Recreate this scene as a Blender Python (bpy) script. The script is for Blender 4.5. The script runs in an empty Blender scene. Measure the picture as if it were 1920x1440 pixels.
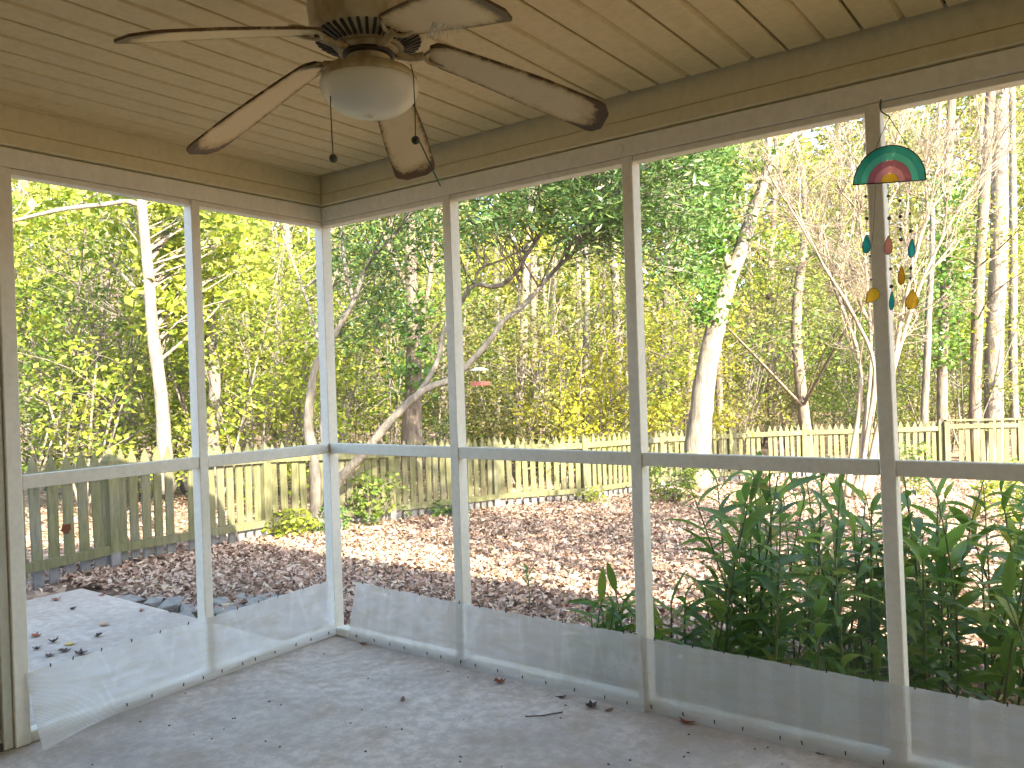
import bpy, bmesh, math, random
import numpy as np
from mathutils import Vector, Matrix

scene = bpy.context.scene
COL = scene.collection
R = math.radians

# ------------------------------------------------------------------ camera
CAM = np.array([3.4561, -2.9529, 1.37])
FPX, YAW, PITCH, ROLL = 1516.27, 0.6393, -0.0046, -0.0327      # fitted to the posts, rails and ceiling lines
_F = np.array([-math.sin(YAW)*math.cos(PITCH), math.cos(YAW)*math.cos(PITCH), math.sin(PITCH)])
_R0 = np.array([math.cos(YAW), math.sin(YAW), 0.0]); _U0 = np.cross(_R0, _F)
_R = math.cos(ROLL)*_R0 + math.sin(ROLL)*_U0
_U = -math.sin(ROLL)*_R0 + math.cos(ROLL)*_U0
cam_data = bpy.data.cameras.new('camera'); cam = bpy.data.objects.new('camera', cam_data); COL.objects.link(cam)
cam.matrix_world = Matrix(((_R[0], _U[0], -_F[0], CAM[0]), (_R[1], _U[1], -_F[1], CAM[1]),
                           (_R[2], _U[2], -_F[2], CAM[2]), (0, 0, 0, 1)))
cam_data.sensor_fit = 'HORIZONTAL'; cam_data.sensor_width = 36; cam_data.lens = FPX/1920*36
cam_data.clip_start = 0.05; cam_data.clip_end = 600
scene.camera = cam

# ------------------------------------------------------------------ sky and sun
SUN_AZ = Vector((0.93, -0.37)).normalized(); SUN_EL = R(33)
world = bpy.data.worlds.new('World'); scene.world = world; world.use_nodes = True
nt = world.node_tree; nt.nodes.clear()
sky = nt.nodes.new('ShaderNodeTexSky'); sky.sky_type = 'NISHITA'; sky.sun_disc = False
sky.sun_elevation = SUN_EL; sky.sun_rotation = math.atan2(SUN_AZ.x, SUN_AZ.y)
sky.air_density = 0.9; sky.dust_density = 2.0; sky.ozone_density = 1.0
bg = nt.nodes.new('ShaderNodeBackground'); bg.inputs[1].default_value = 0.15
wo = nt.nodes.new('ShaderNodeOutputWorld')
nt.links.new(sky.outputs[0], bg.inputs[0]); nt.links.new(bg.outputs[0], wo.inputs[0])
sl = bpy.data.lights.new('sun', 'SUN'); sl.energy = 3.7; sl.angle = R(0.5); sl.color = (1.0, 0.91, 0.75)
sun = bpy.data.objects.new('sun', sl); COL.objects.link(sun)
sdir = Vector((SUN_AZ.x*math.cos(SUN_EL), SUN_AZ.y*math.cos(SUN_EL), math.sin(SUN_EL)))
sun.rotation_euler = sdir.to_track_quat('Z', 'Y').to_euler(); sun.location = (12, -8, 12)
vs = scene.view_settings
vs.view_transform = 'Standard'; vs.look = 'None'; vs.gamma = 1.0; vs.use_curve_mapping = False
vs.exposure = 3.0
cy = scene.cycles
cy.max_bounces = 8; cy.diffuse_bounces = 5; cy.glossy_bounces = 2; cy.transmission_bounces = 4
cy.transparent_max_bounces = 12; cy.use_denoising = True; cy.caustics_reflective = False; cy.caustics_refractive = False
cy.sample_clamp_indirect = 6.0

# ------------------------------------------------------------------ pixel helpers (photo pixels, 1920 wide, to points)
def ray(px, py):
    d = _F*FPX + _R*(px-960) - _U*(py-720); return d/float(d @ _F)
def at_depth(px, py, t): return CAM + t*ray(px, py)
def on_plane(px, py, ax, val):
    d = ray(px, py); return CAM + (val-CAM[ax])/d[ax]*d
def gz(x, y):                                   # the yard falls away from the porch, then levels, then rises into the wood
    y = np.asarray(y, float); x = np.asarray(x, float)
    s = 0.07*np.log1p(np.exp(np.clip((y-0.3)*2, -40, 40)))/2
    z = -0.13 - 0.66*(1-np.exp(-(s/0.66)**1.6))**(1/1.6)
    dist = np.hypot(x-CAM[0], y-CAM[1])
    z = z + 0.0022*np.clip(dist-20, 0, None)**1.85
    return z
def on_ground(px, py):
    d = ray(px, py); t = np.linspace(2, 90, 9000); P = CAM + t[:, None]*d
    i = int(np.argmax(P[:, 2] < gz(P[:, 0], P[:, 1]))); return P[i]

# ------------------------------------------------------------------ materials
MATS = {}
class NT:
    def __init__(s, name):
        s.m = bpy.data.materials.new(name); s.m.use_nodes = True; s.t = s.m.node_tree; s.t.nodes.clear()
        s.out = s.t.nodes.new('ShaderNodeOutputMaterial')
    def n(s, kind, **kw):
        nd = s.t.nodes.new('ShaderNode'+kind)
        for k, v in kw.items():
            if isinstance(k, str) and hasattr(nd, k): setattr(nd, k, v)
        return nd
    def l(s, a, b): s.t.links.new(a, b)
    def coords(s, scale=(1, 1, 1), rnd=True):
        tc = s.n('TexCoord'); mp = s.n('Mapping'); mp.inputs['Scale'].default_value = scale
        if rnd:
            oi = s.n('ObjectInfo'); mu = s.n('VectorMath', operation='SCALE'); mu.inputs[0].default_value = (31, 17, 23)
            s.l(oi.outputs['Random'], mu.inputs['Scale']); ad = s.n('VectorMath', operation='ADD')
            s.l(tc.outputs['Object'], ad.inputs[0]); s.l(mu.outputs[0], ad.inputs[1]); s.l(ad.outputs[0], mp.inputs[0])
        else: s.l(tc.outputs['Object'], mp.inputs[0])
        return mp.outputs[0]
    def noise(s, vec, scale, detail=4, rough=0.6):
        n = s.n('TexNoise'); n.inputs['Scale'].default_value = scale; n.inputs['Detail'].default_value = detail
        n.inputs['Roughness'].default_value = rough; s.l(vec, n.inputs['Vector']); return n.outputs['Fac']
    def ramp(s, fac, stops, interp='LINEAR'):
        r = s.n('ValToRGB'); cr = r.color_ramp; cr.interpolation = interp
        while len(cr.elements) < len(stops): cr.elements.new(0.5)
        for e, (p, c) in zip(cr.elements, stops):
            e.position = p; e.color = (c[0], c[1], c[2], 1) if not isinstance(c, (int, float)) else (c, c, c, 1)
        if fac is not None: s.l(fac, r.inputs[0])
        return r.outputs['Color']
    def mix(s, fac, a, b, mode='MIX'):
        m = s.n('Mix'); m.data_type = 'RGBA'; m.blend_type = mode
        for v, i in ((fac, 0), (a, 6), (b, 7)):
            if isinstance(v, (int, float)): m.inputs[i].default_value = v
            elif isinstance(v, tuple): m.inputs[i].default_value = (*v[:3], 1)
            else: s.l(v, m.inputs[i])
        return m.outputs[2]
    def pbsdf(s, col, rough=0.6, spec=0.4, bump=None, bstr=0.2, bdist=0.01):
        p = s.n('BsdfPrincipled')
        if isinstance(col, tuple): p.inputs['Base Color'].default_value = (*col[:3], 1)
        else: s.l(col, p.inputs['Base Color'])
        if isinstance(rough, (int, float)): p.inputs['Roughness'].default_value = rough
        else: s.l(rough, p.inputs['Roughness'])
        p.inputs['Specular IOR Level'].default_value = spec
        if bump is not None:
            b = s.n('Bump'); b.inputs['Strength'].default_value = bstr; b.inputs['Distance'].default_value = bdist
            s.l(bump, b.inputs['Height']); s.l(b.outputs[0], p.inputs['Normal'])
        return p
    def done(s, sh):
        s.l(sh.outputs[0] if hasattr(sh, 'outputs') else sh, s.out.inputs[0]); MATS[s.m.name] = s.m; return s.m

def mat_paint(name, base, dirt, rough=0.5, amount=0.35, streak=(3, 3, 0.8)):
    k = NT(name); v = k.coords((1, 1, 1)); vs_ = k.coords(streak)
    a = k.noise(vs_, 6, 5, 0.65); b = k.noise(v, 40, 3)
    f = k.ramp(a, [(0.42, 0.0), (0.75, amount)]); c = k.mix(f, base, dirt)
    c2 = k.mix(k.ramp(b, [(0.35, 0.12), (0.6, 0.0)]), c, tuple(x*0.6 for x in dirt))
    k.done(k.pbsdf(c2, rough, 0.35, b, 0.08, 0.004))
mat_paint('white_paint', (0.80, 0.76, 0.63), (0.50, 0.45, 0.30), 0.5, 0.22)
mat_paint('ceiling_vinyl', (0.66, 0.52, 0.27), (0.44, 0.33, 0.15), 0.55, 0.3)
mat_paint('beam_vinyl', (0.68, 0.60, 0.37), (0.46, 0.40, 0.21), 0.5, 0.22)
mat_paint('door_paint', (0.52, 0.50, 0.38), (0.30, 0.27, 0.15))
mat_paint('siding', (0.78, 0.72, 0.60), (0.55, 0.5, 0.4))
mat_paint('fan_enamel', (0.50, 0.42, 0.24), (0.18, 0.11, 0.04), 0.45, 0.8)
mat_paint('dark_metal', (0.03, 0.025, 0.02), (0.08, 0.05, 0.03), 0.5)
mat_paint('bead', (0.10, 0.08, 0.07), (0.2, 0.16, 0.12), 0.6)
mat_paint('feeder_roof', (0.55, 0.55, 0.50), (0.35, 0.33, 0.28))
mat_paint('feeder_tray', (0.45, 0.14, 0.10), (0.25, 0.12, 0.08))
mat_paint('teal_cord', (0.02, 0.16, 0.12), (0.02, 0.08, 0.06))
mat_paint('chain_ball', (0.05, 0.06, 0.03), (0.03, 0.03, 0.02))
mat_paint('web', (0.75, 0.75, 0.68), (0.5, 0.5, 0.42))

def mat_concrete(name, base, dark, stain, rough):
    k = NT(name); v = k.coords(rnd=False)
    a = k.noise(v, 1.1, 6, 0.62); b = k.noise(v, 5.0, 6, 0.7); c = k.noise(v, 160, 2, 0.5)
    col = k.mix(k.ramp(a, [(0.40, 1.0), (0.58, 0.0)]), base, dark)
    col = k.mix(k.ramp(b, [(0.5, 0.0), (0.68, 0.7)]), col, stain)
    e = k.noise(v, 19, 5, 0.7); col = k.mix(k.ramp(e, [(0.42, 0.55), (0.58, 0.0)]), col, tuple(x*0.8 for x in dark))
    col = k.mix(k.ramp(e, [(0.60, 0.0), (0.75, 0.35)]), col, tuple(min(1, x*1.25) for x in base))
    col = k.mix(k.ramp(c, [(0.3, 0.45), (0.5, 0.0)]), col, tuple(x*0.55 for x in base))
    r = k.ramp(b, [(0.3, rough-0.12), (0.7, rough+0.2)])
    k.done(k.pbsdf(col, r, 0.45, c, 0.15, 0.004))
mat_concrete('concrete_floor', (0.66, 0.57, 0.46), (0.44, 0.37, 0.29), (0.42, 0.31, 0.18), 0.6)
mat_concrete('concrete_patio', (0.54, 0.46, 0.36), (0.40, 0.335, 0.26), (0.40, 0.31, 0.21), 0.85)
mat_concrete('stone', (0.32, 0.29, 0.24), (0.18, 0.165, 0.14), (0.17, 0.17, 0.09), 0.85)

k = NT('fan_blade'); v = k.coords((1, 1, 1)); a = k.noise(v, 22, 8, 0.8)
at = k.n('Attribute', attribute_name='edge')
ad = k.n('Math', operation='ADD'); k.l(a, ad.inputs[0]); k.l(at.outputs['Fac'], ad.inputs[1])
col = k.ramp(ad.outputs[0], [(0.55, (0.70, 0.55, 0.31)), (0.80, (0.54, 0.39, 0.18)), (1.0, (0.10, 0.055, 0.02))])
k.done(k.pbsdf(col, 0.55, 0.3, a, 0.1, 0.004))
k = NT('frosted_bowl'); p = k.pbsdf((0.88, 0.84, 0.68), 0.3, 0.5); tr = k.n('BsdfTranslucent'); tr.inputs[0].default_value = (0.8, 0.78, 0.62, 1)
mx = k.n('MixShader'); mx.inputs[0].default_value = 0.3; k.l(p.outputs[0], mx.inputs[1]); k.l(tr.outputs[0], mx.inputs[2]); k.done(mx)

def mat_stained(name, col):
    k = NT(name); v = k.coords((1, 1, 1)); a = k.noise(v, 14, 3)
    c = k.mix(k.ramp(a, [(0.3, 0.0), (0.7, 0.35)]), col, tuple(min(1, x*1.5+0.04) for x in col))
    d = k.n('BsdfPrincipled'); k.l(c, d.inputs['Base Color']); d.inputs['Roughness'].default_value = 0.25
    t = k.n('BsdfTransparent'); k.l(k.mix(0.25, c, (1, 1, 1)), t.inputs[0])
    tl = k.n('BsdfTranslucent'); k.l(c, tl.inputs[0])
    m1 = k.n('MixShader'); m1.inputs[0].default_value = 0.7; k.l(d.outputs[0], m1.inputs[1]); k.l(tl.outputs[0], m1.inputs[2])
    m2 = k.n('MixShader'); m2.inputs[0].default_value = 0.45; k.l(m1.outputs[0], m2.inputs[1]); k.l(t.outputs[0], m2.inputs[2]); k.done(m2)
for nm, c in dict(glass_teal=(0.06, 0.42, 0.36), glass_aqua=(0.16, 0.55, 0.45), glass_mauve=(0.50, 0.22, 0.27), glass_pink=(0.66, 0.36, 0.38),
                  glass_rose=(0.60, 0.30, 0.24), glass_yellow=(0.75, 0.52, 0.06), glass_amber=(0.60, 0.36, 0.03), glass_blue=(0.02, 0.42, 0.42)).items(): mat_stained(nm, c)

# plastic hardware mesh: a fine lattice of strands that is partly open
k = NT('plastic_mesh'); v = k.coords((1, 1, 1), False)
a = k.noise(v, 7, 5, 0.7); vv = k.coords((1.0, 1.0, 5.0), False); b = k.noise(vv, 5, 5, 0.7)
vo = k.n('TexVoronoi'); vo.feature = 'DISTANCE_TO_EDGE'; vo.inputs['Scale'].default_value = 210; vo.inputs['Randomness'].default_value = 0.25; k.l(v, vo.inputs['Vector'])
lat = k.ramp(vo.outputs['Distance'], [(0.10, 0.16), (0.22, -0.0)])
dirt = k.ramp(b, [(0.4, 0.58), (0.75, 0.80)])
al = k.mix(1.0, dirt, lat, 'ADD')
col = k.mix(k.ramp(b, [(0.42, 0.0), (0.62, 1.0)]), (0.80, 0.79, 0.75), (0.64, 0.60, 0.51))
d = k.pbsdf(col, 0.5, 0.3); tl = k.n('BsdfTranslucent'); k.l(col, tl.inputs[0])
m1 = k.n('MixShader'); m1.inputs[0].default_value = 0.35; k.l(d.outputs[0], m1.inputs[1]); k.l(tl.outputs[0], m1.inputs[2])
tp = k.n('BsdfTransparent'); m2 = k.n('MixShader'); k.l(al, m2.inputs[0]); k.l(tp.outputs[0], m2.inputs[1]); k.l(m1.outputs[0], m2.inputs[2]); k.done(m2)

k = NT('insect_screen'); v = k.coords((1, 1, 1), True); a = k.noise(v, 1.6, 4, 0.6)
al = k.ramp(a, [(0.45, 0.02), (0.75, 0.085)])
d = k.n('BsdfDiffuse'); d.inputs[0].default_value = (0.34, 0.34, 0.33, 1)
tl = k.n('BsdfTranslucent'); tl.inputs[0].default_value = (0.4, 0.4, 0.38, 1)
m1 = k.n('MixShader'); m1.inputs[0].default_value = 0.4; k.l(d.outputs[0], m1.inputs[1]); k.l(tl.outputs[0], m1.inputs[2])
tp = k.n('BsdfTransparent'); m2 = k.n('MixShader'); k.l(al, m2.inputs[0]); k.l(tp.outputs[0], m2.inputs[1]); k.l(m1.outputs[0], m2.inputs[2]); k.done(m2)

# weathered fence timber: algae green, bare grey wood below the bottom rail
def mat_fence(name, bare_foot):
    k = NT(name); v = k.coords((9, 9, 1.2)); a = k.noise(v, 4, 6, 0.7); v2 = k.coords(); b = k.noise(v2, 3.0, 3)
    green = k.ramp(a, [(0.3, (0.075, 0.078, 0.033)), (0.55, (0.15, 0.145, 0.066)), (0.8, (0.23, 0.21, 0.12))])
    grey = k.ramp(a, [(0.3, (0.12, 0.118, 0.115)), (0.7, (0.23, 0.22, 0.21))]); c = green
    if bare_foot:
        tc = k.n('TexCoord'); sx = k.n('SeparateXYZ'); k.l(tc.outputs['Object'], sx.inputs[0])
        h = k.n('Math', operation='MULTIPLY_ADD'); k.l(b, h.inputs[0]); h.inputs[1].default_value = 0.05; k.l(sx.outputs['Z'], h.inputs[2])
        c = k.mix(k.ramp(h.outputs[0], [(0.17, 0.0), (0.20, 1.0)]), grey, green)
    c = k.mix(k.ramp(k.noise(v2, 1.3, 2), [(0.5, 0.0), (0.75, 0.4)]), c, grey)
    oi = k.n('ObjectInfo'); c = k.mix(k.ramp(oi.outputs['Random'], [(0.0, 0.0), (1.0, 0.35)]), c, (0.10, 0.095, 0.05))
    k.done(k.pbsdf(c, 0.85, 0.2, a, 0.4, 0.006))
mat_fence('fence_wood', True); mat_fence('fence_rail_wood', False)

def mat_bark(name, light, dark, scale=(1, 1, 0.25), s=14):
    k = NT(name); v = k.coords(scale); a = k.noise(v, s, 6, 0.7); b = k.noise(k.coords(), 2.2, 3)
    c = k.ramp(a, [(0.33, dark), (0.6, light)])
    c = k.mix(k.ramp(b, [(0.45, 0.0), (0.7, 0.5)]), c, tuple(x*0.7 for x in light))
    k.done(k.pbsdf(c, 0.9, 0.15, a, 0.9, 0.03))
mat_bark('bark_pale', (0.27, 0.23, 0.18), (0.11, 0.09, 0.068))
mat_bark('bark_grey', (0.22, 0.195, 0.155), (0.09, 0.078, 0.06))
mat_bark('bark_brown', (0.24, 0.19, 0.145), (0.09, 0.07, 0.05))
mat_bark('bark_myrtle', (0.33, 0.27, 0.20), (0.20, 0.155, 0.11), (1, 1, 0.5), 6)
mat_bark('twig', (0.33, 0.27, 0.20), (0.20, 0.155, 0.11))

def mat_leaf(name, stops, transl=0.48, rough=0.45, spec=0.35, use_obj=False):
    k = NT(name)
    g = k.n('NewGeometry'); f = g.outputs['Random Per Island']
    if use_obj: f = k.n('ObjectInfo').outputs['Random']
    c = k.ramp(f, stops)
    p = k.pbsdf(c, rough, spec); t = k.n('BsdfTranslucent'); k.l(k.mix(0.5, c, (0.9, 1.0, 0.25), 'MULTIPLY') if False else c, t.inputs[0])
    m = k.n('MixShader'); m.inputs[0].default_value = transl; k.l(p.outputs[0], m.inputs[1]); k.l(t.outputs[0], m.inputs[2]); k.done(m)
mat_leaf('leaf_green', [(0.0, (0.072, 0.134, 0.020)), (0.6, (0.161, 0.242, 0.036)), (1.0, (0.305, 0.340, 0.063))])
mat_leaf('leaf_lime', [(0.0, (0.156, 0.230, 0.028)), (0.6, (0.331, 0.386, 0.046)), (1.0, (0.506, 0.497, 0.083))])
mat_leaf('leaf_yellow', [(0.0, (0.240, 0.256, 0.024)), (0.6, (0.416, 0.400, 0.036)), (1.0, (0.528, 0.448, 0.056))])
mat_leaf('leaf_olive', [(0.0, (0.097, 0.114, 0.024)), (0.6, (0.220, 0.229, 0.053)), (1.0, (0.387, 0.326, 0.114))])
mat_leaf('leaf_willow', [(0.0, (0.048, 0.112, 0.024)), (0.6, (0.104, 0.192, 0.040)), (1.0, (0.208, 0.280, 0.072))], 0.3, 0.35, 0.5)
mat_leaf('leaf_ivy', [(0.0, (0.048, 0.128, 0.016)), (1.0, (0.144, 0.256, 0.036))], 0.25, 0.35, 0.5)
mat_leaf('leaf_far', [(0.0, (0.12, 0.14, 0.03)), (0.5, (0.28, 0.30, 0.07)), (0.8, (0.42, 0.40, 0.12)), (1.0, (0.48, 0.42, 0.20))])
mat_leaf('leaf_ginger', [(0.0, (0.085, 0.18, 0.03)), (0.7, (0.19, 0.32, 0.05)), (0.93, (0.30, 0.40, 0.07)), (1.0, (0.42, 0.38, 0.07))], 0.5, 0.3, 0.4, True)
mat_leaf('ginger_stem', [(0.0, (0.05, 0.10, 0.02)), (1.0, (0.16, 0.16, 0.05))], 0.05, 0.5, 0.4, True)
mat_leaf('leaf_dead', [(0.0, (0.17, 0.10, 0.06)), (0.25, (0.34, 0.21, 0.14)), (0.6, (0.46, 0.325, 0.23)), (0.85, (0.55, 0.42, 0.31)), (1.0, (0.58, 0.47, 0.31))], 0.12, 0.7, 0.2)
for nm, c in dict(dead_tan=(0.45, 0.27, 0.15), dead_red=(0.26, 0.08, 0.035), dead_dark=(0.075, 0.045, 0.035), dead_yellow=(0.52, 0.38, 0.07), dead_brown=(0.22, 0.11, 0.06)).items():
    mat_leaf(nm, [(0.0, c), (1.0, tuple(x*1.15 for x in c))], 0.1, 0.6, 0.3)

k = NT('soil'); v = k.coords(rnd=False); vo = k.n('TexVoronoi'); vo.inputs['Scale'].default_value = 13; vo.inputs['Randomness'].default_value = 1.0; k.l(v, vo.inputs['Vector'])
sx = k.n('SeparateColor'); k.l(vo.outputs['Color'], sx.inputs[0])
c = k.ramp(sx.outputs[0], [(0.0, (0.07, 0.045, 0.03)), (0.4, (0.20, 0.13, 0.09)), (0.8, (0.36, 0.26, 0.18)), (1.0, (0.44, 0.34, 0.23))])
c = k.mix(k.ramp(k.noise(v, 0.6, 4), [(0.5, 0.0), (0.7, 0.6)]), c, (0.16, 0.14, 0.06))
k.done(k.pbsdf(c, 0.95, 0.1, vo.outputs['Distance'], 0.7, 0.03))
k = NT('shingle'); v = k.coords(); c = k.ramp(k.noise(v, 30, 3), [(0.3, (0.05, 0.045, 0.04)), (0.7, (0.13, 0.12, 0.11))]); k.done(k.pbsdf(c, 0.9, 0.1))

# ------------------------------------------------------------------ mesh helpers
class MB:
    def __init__(s): s.v = []; s.f = []; s.smooth = False
    def quadbox(s, lo, hi, shear=None):
        (x0, y0, z0), (x1, y1, z1) = lo, hi; b = len(s.v)
        s.v += [(x0, y0, z0), (x1, y0, z0), (x1, y1, z0), (x0, y1, z0), (x0, y0, z1), (x1, y0, z1), (x1, y1, z1), (x0, y1, z1)]
        s.f += [tuple(b+i for i in q) for q in ((0, 3, 2, 1), (4, 5, 6, 7), (0, 1, 5, 4), (1, 2, 6, 5), (2, 3, 7, 6), (3, 0, 4, 7))]
        return s
    def box(s, lo, hi, ch=0.003):
        # chamfered box
        bm = bmesh.new(); bmesh.ops.create_cube(bm, size=1)
        lo = Vector(lo); hi = Vector(hi)
        for v in bm.verts: v.co = Vector([lo[i]+(v.co[i]+0.5)*(hi[i]-lo[i]) for i in range(3)])
        ch = min(ch, 0.3*min(hi[i]-lo[i] for i in range(3)))
        bmesh.ops.bevel(bm, geom=bm.edges[:], offset=ch, segments=1, affect='EDGES')
        b = len(s.v); bm.verts.index_update(); s.v += [tuple(v.co) for v in bm.verts]; s.f += [tuple(b+v.index for v in f.verts) for f in bm.faces]
        bm.free(); return s
    def tube(s, pts, rad, sides=8, cap=True, jit=0.0, rng=None):
        pts = [np.asarray(p, float) for p in pts]; n = len(pts)
        if isinstance(rad, (int, float)): rad = [rad]*n
        b = len(s.v); ref = np.array([0.31, 0.2, 0.93])
        for i in range(n):
            t = pts[min(i+1, n-1)]-pts[max(i-1, 0)]; t = t/(np.linalg.norm(t)+1e-12)
            if abs(t @ ref) > 0.97: ref = np.array([1.0, 0.1, 0.0])
            u = np.cross(t, ref); u /= np.linalg.norm(u); w = np.cross(t, u)
            for k_ in range(sides):
                a = 2*math.pi*k_/sides; r = rad[i]*(1+(rng.uniform(-jit, jit) if jit else 0))
                s.v.append(tuple(pts[i]+r*(math.cos(a)*u+math.sin(a)*w)))
        for i in range(n-1):
            for k_ in range(sides):
                k2 = (k_+1) % sides
                s.f.append((b+i*sides+k_, b+i*sides+k2, b+(i+1)*sides+k2, b+(i+1)*sides+k_))
        if cap and sides > 2:
            s.f.append(tuple(b+k_ for k_ in reversed(range(sides)))); s.f.append(tuple(b+(n-1)*sides+k_ for k_ in range(sides)))
        return s
    def lathe(s, prof, seg=32, c=(0, 0, 0)):
        b = len(s.v)
        for r, z in prof:
            for k_ in range(seg):
                a = 2*math.pi*k_/seg; s.v.append((c[0]+r*math.cos(a), c[1]+r*math.sin(a), c[2]+z))
        for i in range(len(prof)-1):
            for k_ in range(seg):
                k2 = (k_+1) % seg; s.f.append((b+i*seg+k_, b+(i+1)*seg+k_, b+(i+1)*seg+k2, b+i*seg+k2))
        return s
    def ball(s, c, r, seg=10): 
        n = 6; return s.lathe([(max(1e-4, r*math.sin(math.pi*i/n)), r*math.cos(math.pi*i/n)) for i in range(n+1)], seg, c)
    def prism(s, outline, origin, ax, ay, th):
        # extruded outline: ax, ay in-plane axes
        o = np.asarray(origin, float); ax = np.asarray(ax, float); ay = np.asarray(ay, float); nrm = np.cross(ax, ay); nrm = nrm/np.linalg.norm(nrm)
        b = len(s.v); n = len(outline)
        for sg in (-0.5, 0.5):
            for (u, w) in outline: s.v.append(tuple(o+u*ax+w*ay+sg*th*nrm))
        s.f.append(tuple(b+i for i in reversed(range(n)))); s.f.append(tuple(b+n+i for i in range(n)))
        for i in range(n): j = (i+1) % n; s.f.append((b+i, b+j, b+n+j, b+n+i))
        return s
def mesh_of(name, v, f, mat, smooth=False):
    me = bpy.data.meshes.new(name); me.from_pydata([tuple(map(float, p)) for p in v], [], f); me.validate(); me.update()
    if mat: me.materials.append(MATS[mat])
    if smooth:
        for p in me.polygons: p.use_smooth = True
    return me
def link(o, parent=None):
    COL.objects.link(o)
    if parent is not None: o.parent = parent
    return o
def tag(o, label=None, cat=None, group=None, kind=None):
    if label: o['label'] = label
    if cat: o['category'] = cat
    if group: o['group'] = group
    if kind: o['kind'] = kind
    return o
def thing(name, label, cat, loc=(0, 0, 0), group=None, rz=0.0):
    o = bpy.data.objects.new(name, None); o.location = tuple(map(float, loc)); o.rotation_euler = (0, 0, rz); o.empty_display_size = 0.1
    link(o); return tag(o, label, cat, group)
def origin_of(root):
    while root.parent is not None: root = root.parent
    return np.array(root.location)
def part(root, name, mb, mat, smooth=False, local=False):
    v = mb.v
    if not local and root is not None: v = np.asarray(v)-origin_of(root)
    return link(bpy.data.objects.new(name, mesh_of(name, v, mb.f, mat, smooth)), root)
def single(name, label, cat, mb, mat, loc, group=None, smooth=False):
    o = link(bpy.data.objects.new(name, mesh_of(name, np.asarray(mb.v)-np.asarray(loc, float), mb.f, mat, smooth)))
    o.location = tuple(map(float, loc)); return tag(o, label, cat, group)
def structure(name, mb, mat):
    o = link(bpy.data.objects.new(name, mesh_of(name, mb.v, mb.f, mat))); return tag(o, kind='structure')
def np_mesh(name, V, Q, mat):
    me = bpy.data.meshes.new(name); n, m = len(V), len(Q); kx = Q.shape[1]
    me.vertices.add(n); me.vertices.foreach_set('co', np.ascontiguousarray(V, np.float32).ravel())
    me.loops.add(m*kx); me.loops.foreach_set('vertex_index', np.ascontiguousarray(Q, np.int32).ravel())
    me.polygons.add(m); me.polygons.foreach_set('loop_start', np.arange(0, m*kx, kx, dtype=np.int32))
    me.update(calc_edges=True); me.materials.append(MATS[mat]); return me
def unit(a): return a/(np.linalg.norm(a, axis=-1, keepdims=True)+1e-9)
def leaf_cloud(name, P, size, aspect, mat, rng, up=0.6, hang=0.25, fold=0.12):
    # one bent diamond per point
    n = len(P); d = rng.normal(size=(n, 3)); d[:, 2] = d[:, 2]*0.5-hang; d = unit(d)
    nn = rng.normal(size=(n, 3)); nn[:, 2] += up*2; nn = unit(nn-(nn*d).sum(1, keepdims=True)*d); w = np.cross(d, nn)
    l = (size*rng.uniform(0.6, 1.35, n))[:, None]
    V = np.empty((n, 4, 3)); V[:, 0] = P
    V[:, 1] = P+d*l*0.45+w*l*aspect*0.5-nn*l*fold; V[:, 2] = P+d*l; V[:, 3] = P+d*l*0.45-w*l*aspect*0.5-nn*l*fold
    return np_mesh(name, V.reshape(-1, 3), np.arange(4*n).reshape(n, 4), mat)
def clump_points(centres, per, rad, rng, flat=0.7):
    k_ = len(centres); P = np.repeat(centres, per, axis=0); o = rng.normal(size=(k_*per, 3)); o = unit(o)*np.cbrt(rng.uniform(0, 1, (k_*per, 1)))*rad
    o[:, 2] *= flat; s = np.repeat(rng.uniform(0.6, 1.4, (k_, 1)), per, axis=0); return P+o*s
def smooth_path(pts, sub=4):
    pts = [np.asarray(p, float) for p in pts]; out = []
    for i in range(len(pts)-1):
        p0 = pts[max(i-1, 0)]; p1 = pts[i]; p2 = pts[i+1]; p3 = pts[min(i+2, len(pts)-1)]
        for j in range(sub):
            t = j/sub; out.append(0.5*((2*p1)+(-p0+p2)*t+(2*p0-5*p1+4*p2-p3)*t*t+(-p0+3*p1-3*p2+p3)*t**3))
    out.append(pts[-1]); return out
def px_path(pp, sub=4): return smooth_path([at_depth(*q) for q in pp], sub)

# ================================================================== THE SETTING
def build_ground():
    xs = np.concatenate([np.linspace(-90, -14, 24), np.linspace(-13, 12, 51), np.linspace(14, 90, 24)])
    ys = np.concatenate([np.linspace(-60, -8, 12), np.linspace(-7, 18, 51), np.linspace(19, 130, 48)])
    X, Y = np.meshgrid(xs, ys, indexing='ij'); Z = gz(X, Y)
    rng = np.random.default_rng(5); Z = Z+rng.normal(0, 0.012, Z.shape)*(np.hypot(X+1, Y-5) < 14)
    inslab = (X > -3.3) & (X < 7.5) & (Y < 0.35) & (Y > -14)
    Z = np.where(inslab, np.minimum(Z, -0.19), Z)
    V = np.stack([X, Y, Z], -1).reshape(-1, 3); ny = len(ys)
    i, j = np.meshgrid(np.arange(len(xs)-1), np.arange(ny-1), indexing='ij'); a = (i*ny+j).ravel()
    Q = np.stack([a, a+ny, a+ny+1, a+1], 1)
    o = link(bpy.data.objects.new('ground', np_mesh('ground', V, Q, 'soil')))
    for p in o.data.polygons: p.use_smooth = True
    tag(o, kind='structure')
build_ground()
structure('porch_floor', MB().quadbox((-0.10, -4.2, -0.35), (4.9, 0.10, 0.0)), 'concrete_floor')
structure('patio', MB().box((-2.87, -7.0, -0.30), (-0.104, 0.0, -0.10), 0.012), 'concrete_patio')

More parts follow.
